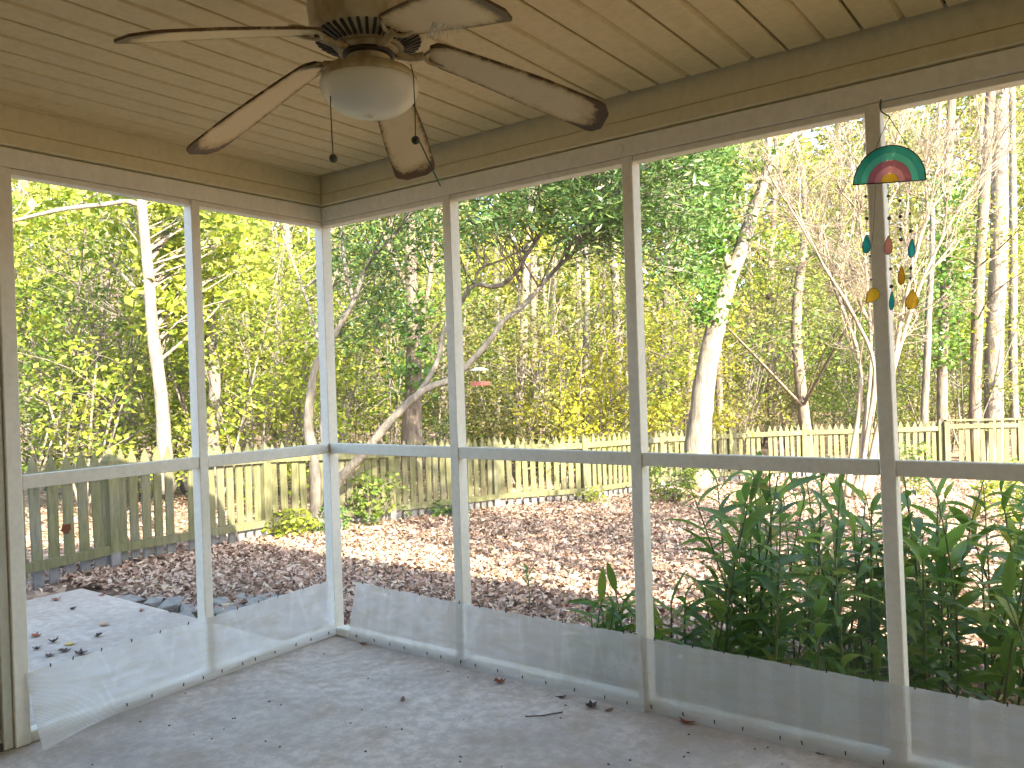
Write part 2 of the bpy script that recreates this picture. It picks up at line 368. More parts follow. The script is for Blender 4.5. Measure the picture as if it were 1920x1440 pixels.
# ---- screened walls of the porch
ZC, ZB, ZM, ZH, ZS = 2.5056, 2.350, 2.412, 2.243, 2.270
D = 0.065
RP = [0.876, 1.856, 2.808, 3.760]; PW = 0.050
XEND = 4.70
wr = thing('screen_wall', 'white timber screen wall of four bays with wind chime post, facing the yard', 'screen wall', (0, 0, 0))
part(wr, 'beam_course', MB().box((-D-0.03, -0.012, ZB+0.004), (XEND, D+0.03, ZM)), 'beam_vinyl')
part(wr, 'beam_course', MB().box((-D-0.028, -0.006, ZM+0.002), (XEND, D+0.028, ZC+0.033)), 'beam_vinyl')
part(wr, 'header', MB().box((-D, 0.0, ZS), (XEND, D, ZB-0.003)), 'white_paint')
part(wr, 'post', MB().box((-D, 0.001, 0.002), (-0.001, D-0.001, ZS-0.001)), 'white_paint')
for i, x in enumerate(RP):
    mb = MB().box((x, -0.002, 0.002), (x+PW, D, ZS-0.002))
    if i == 2: mb.v = [(a+(1.2-c)*0.0125, b, c) for a, b, c in mb.v]
    po = part(wr, 'post', mb, 'white_paint')
part(wr, 'post', MB().box((XEND-0.06, -0.002, 0.002), (XEND, D, ZS-0.002)), 'white_paint')
edges = [0.0]+sum([[x, x+PW] for x in RP], [])+[XEND-0.06]
for i in range(5):
    a, b = edges[2*i], edges[2*i+1]; e = 0.001
    ea = 0.02 if i == 3 else 0.001; eb = 0.02 if i == 2 else 0.001
    part(wr, 'top_strip', MB().box((a+e-(0.01 if i == 3 else 0), 0.003, ZH), (b-e, D-0.004, ZS-0.002)), 'white_paint')
    part(wr, 'rail', MB().box((a+e, 0.002, 1.003), (b-e, 0.045, 1.057)), 'white_paint')
    part(wr, 'sill', MB().box((a+e, 0.004, 0.002), (b-e, D, 0.046)), 'white_paint')
    mb = MB(); mb.v = [(a+e, 0.053, 0.047), (b-e, 0.053, 0.047), (b-e, 0.053, ZH-0.001), (a+e, 0.053, ZH-0.001)]; mb.f = [(0, 1, 2, 3)]
    part(wr, 'insect_screen', mb, 'insect_screen')
def cap_disc(root, c, axis):
    mb = MB().lathe([(0.0005, 0.006), (0.009, 0.006), (0.016, 0.003), (0.018, 0.0)], 16)
    v = []
    for x, y, z in mb.v:
        v.append((c[0]+x, c[1]-z, c[2]+y*1.25) if axis == 'y' else (c[0]+z, c[1]+x, c[2]+y*1.25))
    mb.v = v; part(root, 'cover_cap', mb, 'white_paint', True)
cap_disc(wr, (1.853, 0.0, 2.306), 'y'); cap_disc(wr, (0.020, 0.0, 2.315), 'y')

wl = thing('screen_wall', 'white timber screen wall of two bays beside the concrete patio and screen door', 'screen wall', (0, -0.8, 0))
part(wl, 'beam_course', MB().box((-D-0.03, -4.2, ZB+0.004), (0.012, -0.013, ZM)), 'beam_vinyl')
part(wl, 'beam_course', MB().box((-D-0.028, -4.2, ZM+0.002), (0.006, -0.007, ZC+0.033)), 'beam_vinyl')
part(wl, 'header', MB().box((-D, -4.2, ZS), (0.0, -0.001, ZB-0.003)), 'white_paint')
LP = [(-0.785, -0.740), (-1.612, -1.556)]
for a, b in LP: part(wl, 'post', MB().box((-D, a, 0.002), (0.002, b, ZS-0.002)), 'white_paint')
for a, b in ((-1.556, -0.785), (-0.740, 0.0)):
    e = 0.001
    part(wl, 'top_strip', MB().box((-D+0.004, a+e, ZH), (-0.003, b-e, ZS-0.002)), 'white_paint')
    part(wl, 'rail', MB().box((-0.045, a+e, 1.003), (-0.002, b-e, 1.057)), 'white_paint')
    part(wl, 'sill', MB().box((-D, a+e, 0.002), (-0.004, b-e, 0.046)), 'white_paint')
    mb = MB(); mb.v = [(-0.053, a+e, 0.047), (-0.053, b-e, 0.047), (-0.053, b-e, ZH-0.001), (-0.053, a+e, ZH-0.001)]; mb.f = [(0, 1, 2, 3)]
    part(wl, 'insect_screen', mb, 'insect_screen')

we = thing('screen_wall', 'white timber screen wall closing the right end of the porch', 'screen wall', (4.85, -2, 0))
part(we, 'beam_course', MB().box((4.84, -4.2, ZB+0.004), (4.95, -0.013, ZC+0.033)), 'beam_vinyl')
part(we, 'header', MB().box((4.85, -4.2, ZS), (4.915, -0.001, ZB-0.003)), 'white_paint')
for y in (-4.19, -3.2, -2.2, -1.2, -0.2): part(we, 'post', MB().box((4.85, y, 0.002), (4.913, y+0.05, ZS-0.002)), 'white_paint')
for a, b in ((-4.14, -3.2), (-3.15, -2.2), (-2.15, -1.2), (-1.15, -0.2)):
    part(we, 'rail', MB().box((4.855, a+.001, 1.003), (4.90, b-.001, 1.057)), 'white_paint')
    part(we, 'sill', MB().box((4.855, a+.001, 0.002), (4.89, b-.001, 0.046)), 'white_paint')
    mb = MB(); mb.v = [(4.905, a, 0.047), (4.905, b, 0.047), (4.905, b, ZS), (4.905, a, ZS)]; mb.f = [(0, 1, 2, 3)]; part(we, 'insect_screen', mb, 'insect_screen')

# screen door at the left edge
dr = thing('screen_door', 'dull cream screen door in its frame at the left edge of the porch', 'door', (0, -2.05, 0))
part(dr, 'door_jamb', MB().box((-0.06, -1.650, 0.002), (-0.012, -1.6135, 2.222)), 'door_paint')
part(dr, 'door_stop', MB().box((-0.075, -1.668, 0.002), (-0.03, -1.651, 2.222)), 'door_paint')
part(dr, 'stile', MB().box((-0.05, -1.72, 0.045), (-0.018, -1.672, 2.22)), 'door_paint')
part(dr, 'stile', MB().box((-0.05, -2.47, 0.045), (-0.018, -2.40, 2.22)), 'door_paint')
part(dr, 'bottom_rail', MB().box((-0.048, -2.40, 0.045), (-0.02, -1.721, 0.24)), 'door_paint')
part(dr, 'mid_rail', MB().box((-0.048, -2.40, 1.0), (-0.02, -1.721, 1.1)), 'door_paint')
part(dr, 'top_rail', MB().box((-0.048, -2.40, 2.12), (-0.02, -1.721, 2.22)), 'door_paint')
mb = MB(); mb.v = [(-0.035, -2.4, 0.24), (-0.035, -1.721, 0.24), (-0.035, -1.721, 2.12), (-0.035, -2.4, 2.12)]; mb.f = [(0, 1, 2, 3)]
part(dr, 'insect_screen', mb, 'insect_screen')
part(dr, 'head_jamb', MB().box((-0.06, -2.5, 2.225), (-0.012, -1.6135, 2.268)), 'door_paint')
part(dr, 'gap_shade_strip', MB().box((-0.09, -2.5, 0.002), (-0.02, -1.6135, 0.03)), 'dark_metal')  # dark strip standing in for the shade in the gap under the door

# the house that stands behind the photographer
ho = thing('house', 'cream sided house whose porch roof shelters the screened porch', 'house', (2.5, -8, -0.2))
part(ho, 'wall', MB().box((-0.3, -4.5, -0.2), (9.0, -4.205, 4.1)), 'siding')
part(ho, 'wall', MB().box((7.2, -1.1, -0.3), (7.5, -0.3, 3.6)), 'siding')  # unseen low wing wall, added to block direct sun from the porch
part(ho, 'wall', MB().box((7.2, -12.0, -0.3), (7.5, -1.103, 5.4)), 'siding')  # taller unseen wing wall, added and raised to keep sun off the floor
part(ho, 'wall', MB().box((-0.08, -4.2, -0.2), (-0.02, -2.52, 2.24)), 'siding')
part(ho, 'wall', MB().box((-0.3, -12, -0.2), (0.0, -4.505, 4.1)), 'siding')
rs = MB(); 
def rz(y): return 2.60-0.30*(y-0.42)
rs.v = [(-0.36, 0.42, rz(0.42)), (6.2, 0.42, rz(0.42)), (6.2, -5.2, rz(-5.2)), (-0.36, -5.2, rz(-5.2)), (-0.36, 0.42, rz(0.42)+0.12), (6.2, 0.42, rz(0.42)+0.12), (6.2, -5.2, rz(-5.2)+0.12), (-0.36, -5.2, rz(-5.2)+0.12)]  # unseen right overhang lengthened to block sun at the porch end
rs.f = [(0, 3, 2, 1), (4, 5, 6, 7), (0, 1, 5, 4), (1, 2, 6, 5), (2, 3, 7, 6), (3, 0, 4, 7)]
part(ho, 'porch_roof', rs, 'shingle')
rm = MB().prism([(-5.0, 4.0), (-12.5, 4.0), (-12.5, 4.2), (-8.7, 6.2), (-5.0, 4.25)], (4.5, 0, 0), (0, 1, 0), (0, 0, 1), 10.4)
part(ho, 'main_roof', rm, 'shingle')

# ceiling boards
ce = thing('porch_ceiling', 'almond vinyl plank ceiling of the porch with dark grooves', 'ceiling', (2.3, -2, ZC))
part(ce, 'backing', MB().quadbox((-0.09, -4.25, ZC+0.035), (5.0, 0.09, ZC+0.06)), 'dark_metal')
pitch = 0.1251; x0 = 2.057-17*pitch
i = -1
while True:
    a = x0+i*pitch; b = a+pitch; i += 1
    if a > 4.88: break
    deep_left = ((i-1-17) % 2 == 0)
    a2 = max(a, 0.008); b2 = min(b, 4.9)
    if b2-a2 < 0.01: continue
    L0 = a2+(0.005 if deep_left else 0.0); R0 = b2-(0.0 if deep_left else 0.005)
    La = L0+(0.003 if deep_left else 0.012); Ra = R0-(0.012 if deep_left else 0.003)
    zl = 0.003 if deep_left else 0.013; zr = 0.013 if deep_left else 0.003
    prof = [(La, 0), (Ra, 0), (R0, zr), (R0, 0.02), (L0, 0.02), (L0, zl)]
    mb = MB().prism([(u, w) for u, w in prof], (0, -2.125, ZC), (1, 0, 0), (0, 0, 1), 4.15)
    # short gap to the beam reads as the dark line along the wall
    part(ce, 'ceiling_board', mb, 'ceiling_vinyl')

# ================================================================== CEILING FAN
fc = at_depth(692, 120, 2.2); FZ = ZC
fan = thing('ceiling_fan', 'rusty cream five blade ceiling fan with sagging blades and white bowl light', 'ceiling fan', (fc[0], fc[1], FZ))
part(fan, 'motor_housing', MB().lathe([(0.02, 0), (0.150, -0.001), (0.157, -0.012), (0.158, -0.115), (0.161, -0.118), (0.161, -0.126), (0.158, -0.130), (0.156, -0.178), (0.146, -0.196), (0.088, -0.222), (0.02, -0.222)], 48), 'fan_enamel', True, True)
mb = MB()
for j in range(40):
    a = 2*math.pi*j/40; ca, sa = math.cos(a), math.sin(a)
    for (r0, r1, w) in ((0.097, 0.143, 0.0042),):
        z0, z1 = -0.2215+0.0029, -0.1995; b = len(mb.v)
        for r_, z_ in ((r0, z0), (r1, z1)):
            for s_ in (-1, 1): mb.v.append((r_*ca-s_*w*sa, r_*sa+s_*w*ca, z_-0.0035))
        for r_, z_ in ((r0, z0), (r1, z1)):
            for s_ in (-1, 1): mb.v.append((r_*ca-s_*w*sa, r_*sa+s_*w*ca, z_+0.01))
        mb.f += [(b, b+1, b+3, b+2), (b+4, b+6, b+7, b+5), (b, b+4, b+5, b+1), (b+2, b+3, b+7, b+6), (b, b+2, b+6, b+4), (b+1, b+5, b+7, b+3)]
part(fan, 'vent_slots', mb, 'dark_metal', False, True)
part(fan, 'rotor_hub', MB().lathe([(0.02, -0.218), (0.083, -0.2225), (0.083, -0.236), (0.05, -0.238)], 32), 'fan_enamel', True, True)
part(fan, 'black_ring', MB().lathe([(0.060, -0.234), (0.070, -0.236), (0.071, -0.244), (0.066, -0.248), (0.058, -0.248)], 32), 'dark_metal', True, True)
part(fan, 'switch_housing', MB().lathe([(0.058, -0.245), (0.060, -0.275), (0.05, -0.278)], 32), 'fan_enamel', True, True)
part(fan, 'light_fitter', MB().lathe([(0.045, -0.274), (0.095, -0.279), (0.118, -0.290), (0.130, -0.306), (0.1325, -0.318), (0.128, -0.318)], 48), 'fan_enamel', True, True)
bowl = [(0.1265, -0.316)]+[(0.1335*math.cos(t)**0.8 if t < 1.5 else 0.0, -0.320-0.084*math.sin(t)) for t in np.linspace(0, 1.45, 14)]+[(0.010, -0.4045), (0.008, -0.410), (0.0005, -0.411)]
part(fan, 'light_bowl', MB().lathe(bowl, 48), 'frosted_bowl', True, True)
def make_blade(ang, tipz, pitchdeg, R1=0.66):
    n, m = 26, 9; V = []; E = []
    for i in range(n+1):
        t = i/n; r = 0.165+(R1-0.165)*t
        w = 0.050+0.022*min(1, t*1.6)
        if t < 0.08: w *= math.sqrt(max(0.02, 1-(1-t/0.08)**2))*0.55+0.45
        if t > 0.93: w *= math.sqrt(max(0.03, 1-((t-0.93)/0.07)**2*0.75))
        for j in range(m+1):
            s_ = -1+2*j/m; zc = -0.226+(tipz+0.226)*t**1.08
            pt = R(pitchdeg); wob = 0.004*math.sin(r*60+ang*5)*(t > 0.9)
            V.append((r+wob*s_, s_*w*math.cos(pt), zc+s_*w*math.sin(pt)))
            E.append(0.5*max(0, abs(s_)-0.66)/0.34+0.7*max(0, t-0.82)/0.18+0.25*max(0, 0.1-t)/0.1)
    ca, sa = math.cos(ang), math.sin(ang); rot = [(x*ca-y*sa, x*sa+y*ca, z) for x, y, z in V]
    f = []; k_ = m+1; N = len(rot)
    for i in range(n):
        for j in range(m): a = i*k_+j; f.append((a, a+1, a+k_+1, a+k_)); f.append((N+a, N+a+k_, N+a+k_+1, N+a+1))
    rim = [j for j in range(m+1)]+[i*k_+m for i in range(1, n+1)]+[n*k_+j for j in range(m-1, -1, -1)]+[i*k_ for i in range(n-1, 0, -1)]
    for q in range(len(rim)): a, b = rim[q], rim[(q+1) % len(rim)]; f.append((a, N+a, N+b, b))
    mb = MB(); mb.v = [(x, y, z+0.0035) for x, y, z in rot]+[(x, y, z-0.0035) for x, y, z in rot]; mb.f = f
    o = part(fan, 'blade', mb, 'fan_blade', False, True)
    at = o.data.attributes.new('edge', 'FLOAT', 'POINT'); at.data.foreach_set('value', np.array(E+E, np.float32))
    # cast bracket: hub arm that splits into a ring under the blade root
    br = MB(); z0 = -0.231
    arm = smooth_path([(0.075, 0, z0), (0.11, 0.004, z0-0.010), (0.15, 0, z0-0.004)], 3)
    br.tube([(x*ca-y*sa, x*sa+y*ca, z) for x, y, z in arm], [0.012, 0.012, 0.011, 0.010, 0.011, 0.012, 0.013], 8)
    ring = [(0.20+0.048*math.cos(t), 0.036*math.sin(t), z0-0.001+0.036*math.sin(t)*math.tan(R(pitchdeg))-0.006) for t in np.linspace(math.pi, 3*math.pi, 17)]
    br.tube([(x*ca-y*sa, x*sa+y*ca, z) for x, y, z in ring], 0.0055, 6)
    part(o, 'blade_bracket', br, 'fan_enamel', True, True)
for ang, tz, pt in ((-95.5, -0.385, -8), (-170.5, -0.402, -13), (-237.6, -0.405, -12), (-313.4, -0.402, -13), (-382.1, -0.37, -14)):
    make_blade(R(ang), tz, pt)
fl = np.array([fc[0], fc[1], FZ])
def pull_chain(pp, ball_px, cord=None):
    dpt = 2.14
    mb = MB().tube([at_depth(x, y, dpt) for x, y in pp], 0.0016, 6)
    o = part(fan, 'pull_chain', mb, 'chain_ball', True)
    part(o, 'pull_ball', MB().ball(tuple(at_depth(*ball_px, dpt)), 0.0115, 12), 'chain_ball', True)
    if cord: part(o, 'cord', MB().tube([at_depth(x, y, dpt) for x, y in cord], 0.002, 6), 'teal_cord', True)
pull_chain([(619, 170), (620, 200), (622, 250), (625, 297)], (625, 297))
pull_chain([(770, 120), (775, 141), (778, 200), (779, 262)], (779, 263), [(781, 256), (790, 272), (803, 300), (815, 326), (826, 349)])

# cobweb spun on the blade nearest the camera
rng = np.random.default_rng(11); mb = MB()
for s_ in range(26):
    u = rng.uniform(0, 1); x0_, y0_ = 820+70*u+rng.uniform(-12, 12), 12+rng.uniform(0, 12); x1_, y1_ = 800+85*u+rng.uniform(-10, 10), 74-22*u+rng.uniform(-6, 8)
    d0 = 1.93-0.07*u; pts = [at_depth(x0_+(x1_-x0_)*t+4*math.sin(3*t+s_), y0_+(y1_-y0_)*t, d0-0.02) for t in np.linspace(0, 1, 5)]
    mb.tube(pts, rng.uniform(0.0006, 0.002), 4)
wb = at_depth(850, 40, 1.9)
single('cobweb', 'pale cobweb strands on the underside of the upper right fan blade', 'cobweb', mb, 'web', wb)

# ================================================================== WIND CHIME
cd = 2.62
ch = thing('wind_chime', 'stained glass rainbow wind chime with coloured drops hanging by the post', 'wind chime', at_depth(1666, 219, cd))
def cp(x, y, dd=0.0): return at_depth(x, y, cd+dd)
cc = cp(1668, 342); ca_ = unit(cp(1735, 337.5)-cp(1600, 346.5)); cu_ = np.cross(unit(CAM-cc), ca_); cu_ = unit(cu_)
rr = 68/FPX*cd
def band(r0, r1, off):
    n = 24; o = [(r1*math.cos(t), r1*0.98*math.sin(t)) for t in np.linspace(0, math.pi, n)]
    return o+[(r0*math.cos(t), r0*0.98*math.sin(t)) for t in np.linspace(math.pi, 0, n)] if r0 > 0 else o
ctr = cc+0.0*ca_
for r0, r1, m_, nm in ((0.80, 1.0, 'glass_teal', 0), (0.61, 0.797, 'glass_aqua', 0), (0.43, 0.607, 'glass_mauve', 0), (0.25, 0.427, 'glass_pink', 0), (0.0, 0.247, 'glass_yellow', 0)):
    part(ch, 'glass_band', MB().prism(band(r0*rr, r1*rr, 0), ctr, ca_, cu_, 0.003), m_)
rim = [ctr+rr*math.cos(t)*ca_+rr*0.98*math.sin(t)*cu_ for t in np.linspace(0, math.pi, 30)]
part(ch, 'wire_rim', MB().tube(rim, 0.0022, 6).tube([ctr-rr*ca_*1.01, ctr+rr*ca_*1.01], 0.0022, 6), 'dark_metal', True)
hook = smooth_path([on_plane(1652, 187, 1, -0.004), cp(1650, 197), cp(1652, 208), cp(1660, 214), cp(1667, 218), cp(1668, 222)], 3)
part(ch, 'hook', MB().tube(hook, 0.0022, 6), 'dark_metal', True)
part(ch, 'hanging_wire', MB().tube([cp(1667, 220), cp(1652, 254), cp(1639, 287)], 0.0012, 5), 'dark_metal', True)
part(ch, 'hanging_wire', MB().tube([cp(1667, 220), cp(1688, 252), cp(1709, 286)], 0.0012, 5), 'dark_metal', True)
def z7(x, y): return (1580+x/3.13, 160+y/3.13)
def drop(x, y, w, h, m_, tilt=0):
    px, py = z7(x, y); c = cp(px, py, -0.004); s_ = cd/FPX/3.13
    o = [(w/2*s_*math.sin(t)*(math.sin(t/2)**0.9), -h/2*s_*-math.cos(t)) for t in np.linspace(0, 2*math.pi, 25)[:-1]]
    ct, st = math.cos(tilt), math.sin(tilt); o = [(u*ct-v_*st, u*st+v_*ct) for u, v_ in o]
    d_ = part(ch, 'glass_drop', MB().prism(o, c, ca_, cu_, 0.003), m_)
    pts = [c+u*1.02*ca_+v_*1.02*cu_ for u, v_ in o]; part(d_, 'wire_rim', MB().tube(pts+[pts[0]], 0.0011, 5), 'dark_metal', True)
for pts, beads in (([(135, 590), (138, 780), (142, 880)], [(135, 652, 9), (142, 782, 11)]), ([(195, 585), (180, 850), (163, 1000), (165, 1190)], [(160, 1002, 7), (166, 1140, 7)]),
                   ([(268, 580), (272, 780), (275, 890)], [(268, 650, 9), (273, 780, 11)]), ([(275, 985), (282, 1100), (288, 1215)], [(282, 1077, 9), (287, 1180, 12)]),
                   ([(335, 570), (338, 770), (342, 910), (344, 1065)], [(335, 677, 9), (338, 770, 11), (340, 845, 9), (342, 905, 11)]), ([(393, 570), (398, 755), (403, 905)], [(395, 755, 8), (400, 855, 11)]),
                   ([(405, 1010), (400, 1073), (402, 1200)], [(400, 1073, 10), (397, 1132, 8)])):
    st_ = part(ch, 'strand', MB().tube([cp(*z7(*q)) for q in pts], 0.0007, 4), 'dark_metal')
    for (x, y, r_) in beads: part(st_, 'bead', MB().ball(tuple(cp(*z7(x, y))), r_/3.13/FPX*cd*1.05, 10), 'bead', True)
drop(140, 930, 62, 108, 'glass_blue'); drop(268, 938, 62, 108, 'glass_rose'); drop(405, 955, 52, 108, 'glass_blue'); drop(345, 1115, 50, 110, 'glass_amber')
drop(172, 1238, 95, 95, 'glass_yellow', 2.4); drop(288, 1262, 36, 112, 'glass_blue'); drop(407, 1255, 92, 112, 'glass_yellow')

# ================================================================== PLASTIC MESH KICK PANELS
def kick_panel(label, P, normal, nu=40, nv=8, seed=0, loc=None, staples_top=8, staples_bot=10, torn=0.002, mat='plastic_mesh', flare=None):
    # P: corners bottom-left, bottom-right, top-right, top-left in world space
    rng = np.random.default_rng(seed); P = [np.asarray(p, float) for p in P]; nrm = np.asarray(normal, float)
    V = []; 
    for j in range(nv+1):
        t = j/nv
        for i in range(nu+1):
            s_ = i/nu; p = (1-t)*((1-s_)*P[0]+s_*P[1])+t*((1-s_)*P[3]+s_*P[2])
            wv = 0.004*math.sin(s_*23+seed)+0.003*math.sin(s_*51+2*seed)
            p = p+nrm*(0.0015+abs(wv)*(t*0.8+0.2*(1-t)))
            if flare is not None: p = p+np.asarray(flare)*max(0.0, 1-s_/0.22)**1.5*max(0.0, 1-t/0.95)**1.2
            if t == 0: p = p+np.array([0, 0, rng.uniform(-torn, torn)*0.5])+nrm*0.004
            if t == 1: p = p+np.array([0, 0, rng.uniform(-torn, torn)])
            p[2] = max(p[2], 0.003)
            V.append(p)
    k_ = nu+1; F_ = [(j*k_+i, j*k_+i+1, (j+1)*k_+i+1, (j+1)*k_+i) for j in range(nv) for i in range(nu)]
    root = thing('mesh_panel', label, 'mesh panel', (P[0]+P[1])/2, 'plastic mesh kick panels along the screens')
    mb = MB(); mb.v = V; mb.f = F_; part(root, 'mesh_sheet', mb, mat, True)
    for n_, t in ((staples_bot, 0.06), (staples_top, 0.985)):
        for q in range(n_):
            s_ = (q+0.5)/n_+rng.uniform(-0.02, 0.02); p = (1-t)*((1-s_)*P[0]+s_*P[1])+t*((1-s_)*P[3]+s_*P[2])+nrm*0.007
            tg = unit(P[1]-P[0]); mb = MB().tube([p+tg*0.001*0, p+np.array([0, 0, 0.014])+tg*rng.uniform(-0.004, 0.004)], 0.0026, 5); part(root, 'staple', mb, 'dark_metal')
kick_panel('bluish white mesh kick panel across both patio side bays', [(0.014, -1.552, 0.004), (0.010, -0.004, 0.010), (0.004, -0.045, 0.313), (0.004, -1.572, 0.285)], (1, 0, 0), 60, 8, 1, None, 12, 14, 0.002, 'plastic_mesh', on_plane(80, 1407, 2, 0.003)-np.array([0.014, -1.552, 0.004]))
kick_panel('dirty mesh kick panel nearest the corner on the yard side, left end pulled away', [(0.105, -0.004, 0.006), (0.985, -0.005, 0.0), (0.99, -0.004, 0.308), (0.187, -0.004, 0.322)], (0, -1, 0), 36, 8, 2, None, 6, 7)
kick_panel('stained tan mesh kick panel in the bay left of the middle post', [(0.952, -0.010, 0.003), (1.895, -0.020, -0.0), (1.885, -0.010, 0.312), (0.958, -0.010, 0.309)], (0, -1, 0), 36, 8, 3, None, 6, 7)
kick_panel('long clean grey mesh kick panel running behind the wind chime post bay', [(1.880, -0.005, 0.002), (3.085, -0.006, 0.0), (3.090, -0.005, 0.300), (1.888, -0.005, 0.304)], (0, -1, 0), 44, 8, 4, None, 9, 10)
kick_panel('grey mesh kick panel at the right edge with ragged top', [(3.065, -0.011, 0.0), (4.64, -0.012, 0.0), (4.64, -0.011, 0.302), (3.060, -0.011, 0.303)], (0, -1, 0), 50, 8, 5, None, 9, 10, 0.006)

# ================================================================== FENCES
PICK = {}
def picket_mesh(h, w, pointed=True):
    key = (round(h, 3), round(w, 3), pointed)
    if key not in PICK:
        o = [(-w/2, -0.03), (w/2, -0.03), (w/2, h-0.11), (w/2*0.80, h-0.085), (0, h), (-w/2*0.80, h-0.085), (-w/2, h-0.11)] if pointed else [(-w/2, -0.03), (w/2, -0.03), (w/2, h), (-w/2, h)]
        mb = MB().prism(o, (0, 0, 0), (1, 0, 0), (0, 0, 1), 0.018); PICK[key] = mesh_of('picket', mb.v, mb.f, 'fence_wood')
    return PICK[key]
def fence(label, posts, pointed=True, h=1.05, spacing=0.137, w=0.088, seed=0, start_post=True, cap=False):
    rng = random.Random(seed); posts = [np.asarray(p, float) for p in posts]
    root = thing('picket_fence', label, 'fence', posts[0], 'weathered picket fence runs round the yard')
    o0 = posts[0]
    for i, p in enumerate(posts):
        if i == 0 and not start_post: continue
        dd = posts[min(i+1, len(posts)-1)]-posts[max(i-1, 0)]; ang = math.atan2(dd[1], dd[0])
        mb = MB().box((-0.05, -0.05, -0.1), (0.05, 0.05, h-0.10 if pointed else h), 0.004)
        if pointed:
            b = len(mb.v); hh = h-0.10; mb.v += [(-0.049, -0.049, hh+0.001), (0.049, -0.049, hh+0.001), (0.049, 0.049, hh+0.001), (-0.049, 0.049, hh+0.001), (0, 0, h+0.02)]
            mb.f += [(b, b+1, b+4), (b+1, b+2, b+4), (b+2, b+3, b+4), (b+3, b, b+4)]
        o = link(bpy.data.objects.new('post', mesh_of('post', mb.v, mb.f, 'fence_wood')), root); o.location = tuple(p-o0); o.rotation_euler = (rng.uniform(-0.01, 0.01), rng.uniform(-0.01, 0.01), ang)
    for i in range(len(posts)-1):
        a, b = posts[i], posts[i+1]; L = np.linalg.norm((b-a)[:2]); t = (b-a)/L; side = np.array([t[1], -t[0], 0]); side /= np.linalg.norm(side)
        if side @ (CAM-a) < 0: side = -side
        ang = math.atan2(t[1], t[0])
        for z0, z1 in ((0.15, 0.225), (h-0.21, h-0.125)) if not cap else ((0.15, 0.225), (h-0.14, h-0.06)):
            mb = MB().prism([(0.052, z0), (L-0.052, z0+(b-a)[2]), (L-0.052, z1+(b-a)[2]), (0.052, z1)], (0, 0, 0), (1, 0, 0), (0, 0, 1), 0.036)
            o = link(bpy.data.objects.new('rail', mesh_of('rail', mb.v, mb.f, 'fence_rail_wood')), root); o.location = tuple(a-o0+side*0.022); o.rotation_euler = (0, 0, ang)
        if cap:
            mb = MB().box((-0.02, -0.06, 0), (L+0.02, 0.06, 0.032), 0.003); o = link(bpy.data.objects.new('cap_rail', mesh_of('cap_rail', mb.v, mb.f, 'fence_rail_wood')), root)
            o.location = tuple(a-o0+np.array([0, 0, h+0.003])); o.rotation_euler = (0, -math.atan2((b-a)[2], L), ang)
        n = max(1, int(round((L-0.06)/spacing)))
        for q in range(n):
            if rng.random() < 0.015: continue
            s_ = 0.05+(q+0.5)*(L-0.10)/n; p = a+t*s_; p[2] = a[2]+(b-a)[2]*s_/L
            o = link(bpy.data.objects.new('picket', picket_mesh(h if pointed else h-0.01, w, pointed)), root)
            o.location = tuple(p-o0-side*0.008+np.array([0, 0, rng.uniform(-0.015, 0.012)])); o.rotation_euler = (rng.uniform(-0.012, 0.012), rng.uniform(-0.018, 0.018), ang+rng.uniform(-0.03, 0.03))
def gp(px, py): p = on_ground(px, py); return np.array([p[0], p[1], float(gz(p[0], p[1]))])
lf = [gp(212, 1070), gp(500, 1012), gp(735, 981), gp(930, 955), gp(1098, 942)]
back_dir = lf[0]-lf[1]; p_out = lf[0]+back_dir*1.05; p_out[2] = float(gz(p_out[0], p_out[1])); p_out2 = p_out+back_dir; p_out2[2] = -0.14
fence('long algae green picket fence run beside the patio and leaf strewn yard', [p_out2, p_out]+lf, True, 1.05, 0.140, 0.088, 1)
def far_base(px, py, z):                                   # fence base seen on the level far lawn
    d = ray(px, py); t = (z-CAM[2])/d[2]; p = CAM+t*d; p[2] = float(gz(p[0], p[1])); return p
bk = [lf[-1], far_base(1240, 931, -0.74), far_base(1372, 917, -0.78), far_base(1508, 905, -0.79), far_base(1645, 899, -0.79), far_base(1764, 893, -0.79)]
fence('sunlit back run of pale pointed pickets behind the crape myrtle stems', bk, True, 1.05, 0.137, 0.085, 2, False)
fr = [bk[-1]+np.array([0.12, 0.0, 0]), far_base(1915, 890, -0.79), far_base(2080, 893, -0.79)]
fence('flat topped fence panel with cap rail at the far right of the yard', fr, False, 1.02, 0.15, 0.085, 3, True, True)

# ================================================================== TREES
rngN = np.random.default_rng(42)
def px_box_clumps(boxes, rng):
    out = []
    for (x0, y0, x1, y1, d0, d1, n) in boxes:
        for _ in range(n): out.append(at_depth(rng.uniform(x0, x1), rng.uniform(y0, y1), rng.uniform(d0, d1)))
    return np.array(out)
def add_limbs(mb, clumps, spine, rng, r0=0.012, every=1):
    S = np.array([p for p, _ in spine]); RS = np.array([r for _, r in spine])
    for c in clumps[::every]:
        dv = S-c; cost = np.hypot(dv[:, 0], dv[:, 1])+np.abs(dv[:, 2]-(-0.5*np.hypot(dv[:, 0], dv[:, 1])))*0.7
        i = int(np.argmin(cost)); a = S[i]; L = np.linalg.norm(c-a)
        mid = (a+c)/2+rng.normal(0, 0.06*L, 3)+np.array([0, 0, 0.06*L]); rb = min(RS[i]*0.6, r0*(0.5+0.5*L))
        mb.tube(smooth_path([a, mid, c], 3), list(np.linspace(rb, 0.0035, 7)), 5, False)
